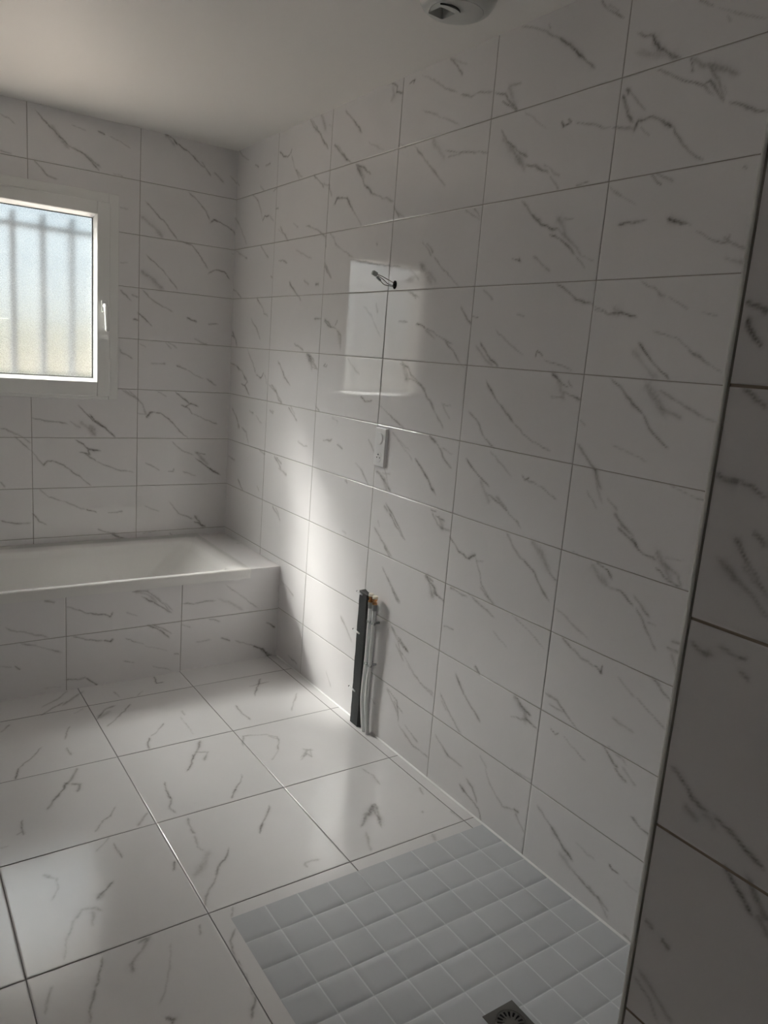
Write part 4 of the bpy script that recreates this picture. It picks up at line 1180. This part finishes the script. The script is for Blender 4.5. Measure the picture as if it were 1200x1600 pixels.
# ------------------------------------------------------------------ switch and socket plate
sw = empty('switch_socket_plate', (0, -1.515, 1.163), 'white upright wall plate with a rocker switch above a socket', 'switch plate'); o = sw.location
bm = bmesh.new(); v8 = box(bm, -0.011, 0.0005, -1.553, -1.477, 1.088, 1.239, o)
for q in v8:
    if q.co.x < -0.005: q.co.y *= 0.93; q.co.z *= 0.97
obj('plate', bm, M_plast, sw, bevel=0.002)
def disc(bm, y, z, ry, rz, x0, x1, o, n=28, s=0.95):
    rings = [[(x - o[0], y - o[1] + f * ry * math.cos(2 * math.pi * k / n), z - o[2] + f * rz * math.sin(2 * math.pi * k / n)) for k in range(n)] for x, f in ((x0, 1), (x1 + 0.0006, 1), (x1, s))]
    loft(bm, rings, True, True)
bm = bmesh.new(); disc(bm, -1.514, 1.198, 0.022, 0.0235, -0.0105, -0.0155, o); obj('rocker', bm, M_plast, sw)
bm = bmesh.new(); disc(bm, -1.514, 1.126, 0.021, 0.021, -0.0105, -0.0122, o); sk = obj('socket_face', bm, M_plast, sw)
for dy in (-0.0095, 0.0095):
    bm = bmesh.new(); disc(bm, -1.514 + dy, 1.124, 0.0028, 0.0028, -0.0118, -0.0126, o, 12); obj('pin_hole', bm, M_hole, sk)
bm = bmesh.new(); disc(bm, -1.514, 1.136, 0.0026, 0.0026, -0.0118, -0.0165, o, 12); obj('earth_pin', bm, M_clip, sk)

# ------------------------------------------------------------------ lamp wires from a hole high on the right wall
wi = empty('lamp_wiring', (0, -1.519, 1.771), 'two loose brown wires with clear connectors poking from a round hole in the wall', 'wires'); o = wi.location
bm = bmesh.new(); disc(bm, -1.519, 1.771, 0.0125, 0.0155, 0.001, -0.0016, o, 24, 0.9); obj('cable_hole', bm, M_hole, wi)
for pts in ([(-0.001, -1.518, 1.776), (-0.03, -1.515, 1.786), (-0.055, -1.512, 1.795), (-0.075, -1.508, 1.800)],
            [(-0.001, -1.520, 1.767), (-0.03, -1.521, 1.770), (-0.05, -1.515, 1.784), (-0.072, -1.510, 1.795)],
            [(-0.001, -1.522, 1.764), (-0.03, -1.523, 1.764), (-0.05, -1.520, 1.767), (-0.062, -1.514, 1.778)]):
    bm = bmesh.new(); tube(bm, smooth_path(pts), 0.0013, 8, o); obj('wire', bm, M_wire, wi, smooth=True)
bm = bmesh.new(); box(bm, -0.010, 0.010, -0.0065, 0.0065, -0.0075, 0.0075)
for v_ in bm.verts: v_.co = Matrix.Rotation(0.35, 3, 'Y') @ v_.co + Vector((-0.084, 0.0135, 0.031))
obj('connector', bm, M_conn, wi, bevel=0.002)
bm = bmesh.new(); box(bm, -0.011, 0.011, -0.004, 0.004, -0.004, 0.004)
for v_ in bm.verts: v_.co = Matrix.Rotation(0.6, 3, 'Y') @ v_.co + Vector((-0.070, 0.007, 0.014))
obj('connector', bm, M_conn, wi, bevel=0.0015)

# ------------------------------------------------------------------ black service strip and the two water pipes beside it
st = empty('service_strip', (0, -1.51, 0), 'black upright service strip on the right wall beside the white pipes', 'pipe strip'); o = st.location
bm = bmesh.new(); random.seed(5)
rows = 26
def sq_row(z):
    j = lambda s: random.uniform(-s, s)
    return [(0.0, -1.478 + j(.001), z), (-0.030, -1.481 + j(.0012), z), (-0.031, -1.536 + j(.001), z), (-0.004, -1.56, z)]
R2 = [[(a - o[0], b - o[1], c - o[2]) for a, b, c in sq_row(0.003 + 0.575 * k / rows + (0.0 if k < rows else 0))] for k in range(rows + 1)]
R2[-1][2] = (R2[-1][2][0], R2[-1][2][1], R2[-1][2][2] - 0.004); R2[-1][3] = (R2[-1][3][0], R2[-1][3][1], R2[-1][3][2] - 0.02)
loft(bm, R2, True, True); obj('strip', bm, M_black, st)
for (z, l) in ((0.402, 0.026), (0.150, 0.026), (0.567, 0.014)):
    bm = bmesh.new(); tube(bm, [(-0.032, -1.505, z - 0.002), (-0.032, -1.478, z), (-0.034, -1.478 + l * 0.6, z + 0.003)], [0.003, 0.0038, 0.003], 10, o)
    s_ = obj('anchor', bm, M_pipe, st, smooth=True); s_['label'] = 'white wall anchor'
    bm = bmesh.new(); tube(bm, [(-0.034, -1.478 + l * 0.6, z + 0.003), (-0.0345, -1.478 + l * 0.75, z + 0.0035)], 0.0034, 10, o)
    obj('screw_head', bm, M_hole, s_)
def pipe(dy, dx, label, top):
    t = empty('water_pipe', (-0.02 + dx, -1.57 + dy, 0), label, 'pipe', 'water pipes beside the black strip'); o = t.location
    px, py = -0.030 + dx, -1.566 + dy
    path = [(px + 0.006, py + 0.001 - 0.012, 0.002), (px + 0.004, py - 0.004, 0.04), (px, py + 0.006, 0.13), (px - 0.001, py + 0.004, 0.22), (px, py, 0.32), (px, py - 0.001, 0.42), (px, py, top - 0.055)]
    bm = bmesh.new(); tube(bm, smooth_path(path, 6), 0.0085, 18, o); obj('tube', bm, M_pipe, t, smooth=True)
    bm = bmesh.new(); tube(bm, [(px, py, top - 0.06), (px, py, top - 0.048), (px, py, top - 0.047), (px, py, top - 0.035)], [0.0095, 0.0095, 0.0105, 0.0105], 16, o); obj('sleeve', bm, M_clip, t)
    bm = bmesh.new(); tube(bm, [(px, py, top - 0.036), (px, py, top - 0.028), (px, py, top - 0.0279), (px, py, top - 0.018), (px, py, top - 0.0179), (px, py, top - 0.010)], [0.0105, 0.0105, 0.007, 0.007, 0.0105, 0.010], 6, o); obj('brass_fitting', bm, M_brass, t)
    bm = bmesh.new(); tube(bm, [(px, py, top - 0.0105), (px, py, top - 0.003), (px, py, top)], [0.0112, 0.0112, 0.009], 16, o); obj('cap', bm, M_cream, t)
    for z in (0.475, 0.298):
        bm = bmesh.new(); rg = []
        tube(bm, [(px, py, z - 0.004), (px, py, z + 0.004)], 0.0102, 16, o)
        box(bm, px, 0.0, py - 0.004, py + 0.004, z - 0.004, z + 0.004, o)
        tube(bm, [(px - 0.004, py - 0.009, z), (px - 0.004, py - 0.014, z)], 0.005, 10, o)
        obj('pipe_clip', bm, M_clip, t)
pipe(0.0, 0.0, 'white water pipe with brass end, the one touching the black strip', 0.590)
pipe(-0.028, 0.001, 'white water pipe with brass end, the one farther from the black strip', 0.588)

# ------------------------------------------------------------------ ceiling vent
ve = empty('ceiling_vent', (-0.255, -2.088, H), 'round grey-white ceiling vent with a square outlet and a curved dark slit', 'vent')
bm = bmesh.new(); n = 48
prof = [(0.108, 0.0), (0.110, -0.006), (0.104, -0.020), (0.094, -0.036), (0.084, -0.043), (0.074, -0.045)]
loft(bm, [[(r * math.cos(2 * math.pi * k / n), r * math.sin(2 * math.pi * k / n), z) for k in range(n)] for r, z in prof])
obj('housing', bm, M_vent, ve, smooth=True)
# inner disc, a thin gap apart, carrying the square outlet
ang = math.radians(4)
bm = bmesh.new()
S_ = 0.027; c_off = Vector((-0.033, 0.024))
def rot(x, y): return (c_off.x + x * math.cos(ang) - y * math.sin(ang), c_off.y + x * math.sin(ang) + y * math.cos(ang))
outer = []; inner = []
for k in range(n):
    a = 2 * math.pi * k / n; outer.append((0.0735 * math.cos(a), 0.0735 * math.sin(a)))
    a2 = a - ang; c_, s_ = math.cos(a2), math.sin(a2); f = S_ / max(abs(c_), abs(s_)); inner.append(rot(c_ * f, s_ * f))
loft(bm, [[(x, y, -0.030) for x, y in outer], [(x, y, -0.046) for x, y in outer], [(x, y, -0.050) for x, y in inner], [(c_off.x + (x - c_off.x) * 0.8, c_off.y + (y - c_off.y) * 0.8, -0.012) for x, y in inner]], False, False)
ou = obj('outlet', bm, M_vent, ve)
bm = bmesh.new(); bm.faces.new([bm.verts.new((c_off.x + (x - c_off.x) * 0.8, c_off.y + (y - c_off.y) * 0.8, -0.0125)) for x, y in inner]); obj('outlet_shade_cap', bm, M_hole, ou)  # near-black cap paints the shade inside the outlet
bm = bmesh.new(); m_n = 18
top_ = []
for k in range(m_n + 1):
    a = math.radians(-132 + 84 * k / m_n)
    wd = 0.0035 * math.sin(math.pi * k / m_n) + 0.0004
    top_.append([(c_off.x + (0.052 - wd) * math.cos(a), c_off.y + (0.052 - wd) * math.sin(a)), (c_off.x + (0.052 + wd) * math.cos(a), c_off.y + (0.052 + wd) * math.sin(a))])
for z_ in (0,):
    A = [[bm.verts.new((*q[0], -0.0505)), bm.verts.new((*q[1], -0.0502)), bm.verts.new((*q[1], -0.046)), bm.verts.new((*q[0], -0.046))] for q in top_]
    for k in range(m_n):
        for j in range(4): bm.faces.new([A[k][j], A[k][(j + 1) % 4], A[k + 1][(j + 1) % 4], A[k + 1][j]])
obj('slit', bm, M_hole, ve)['label'] = 'curved dark slit'
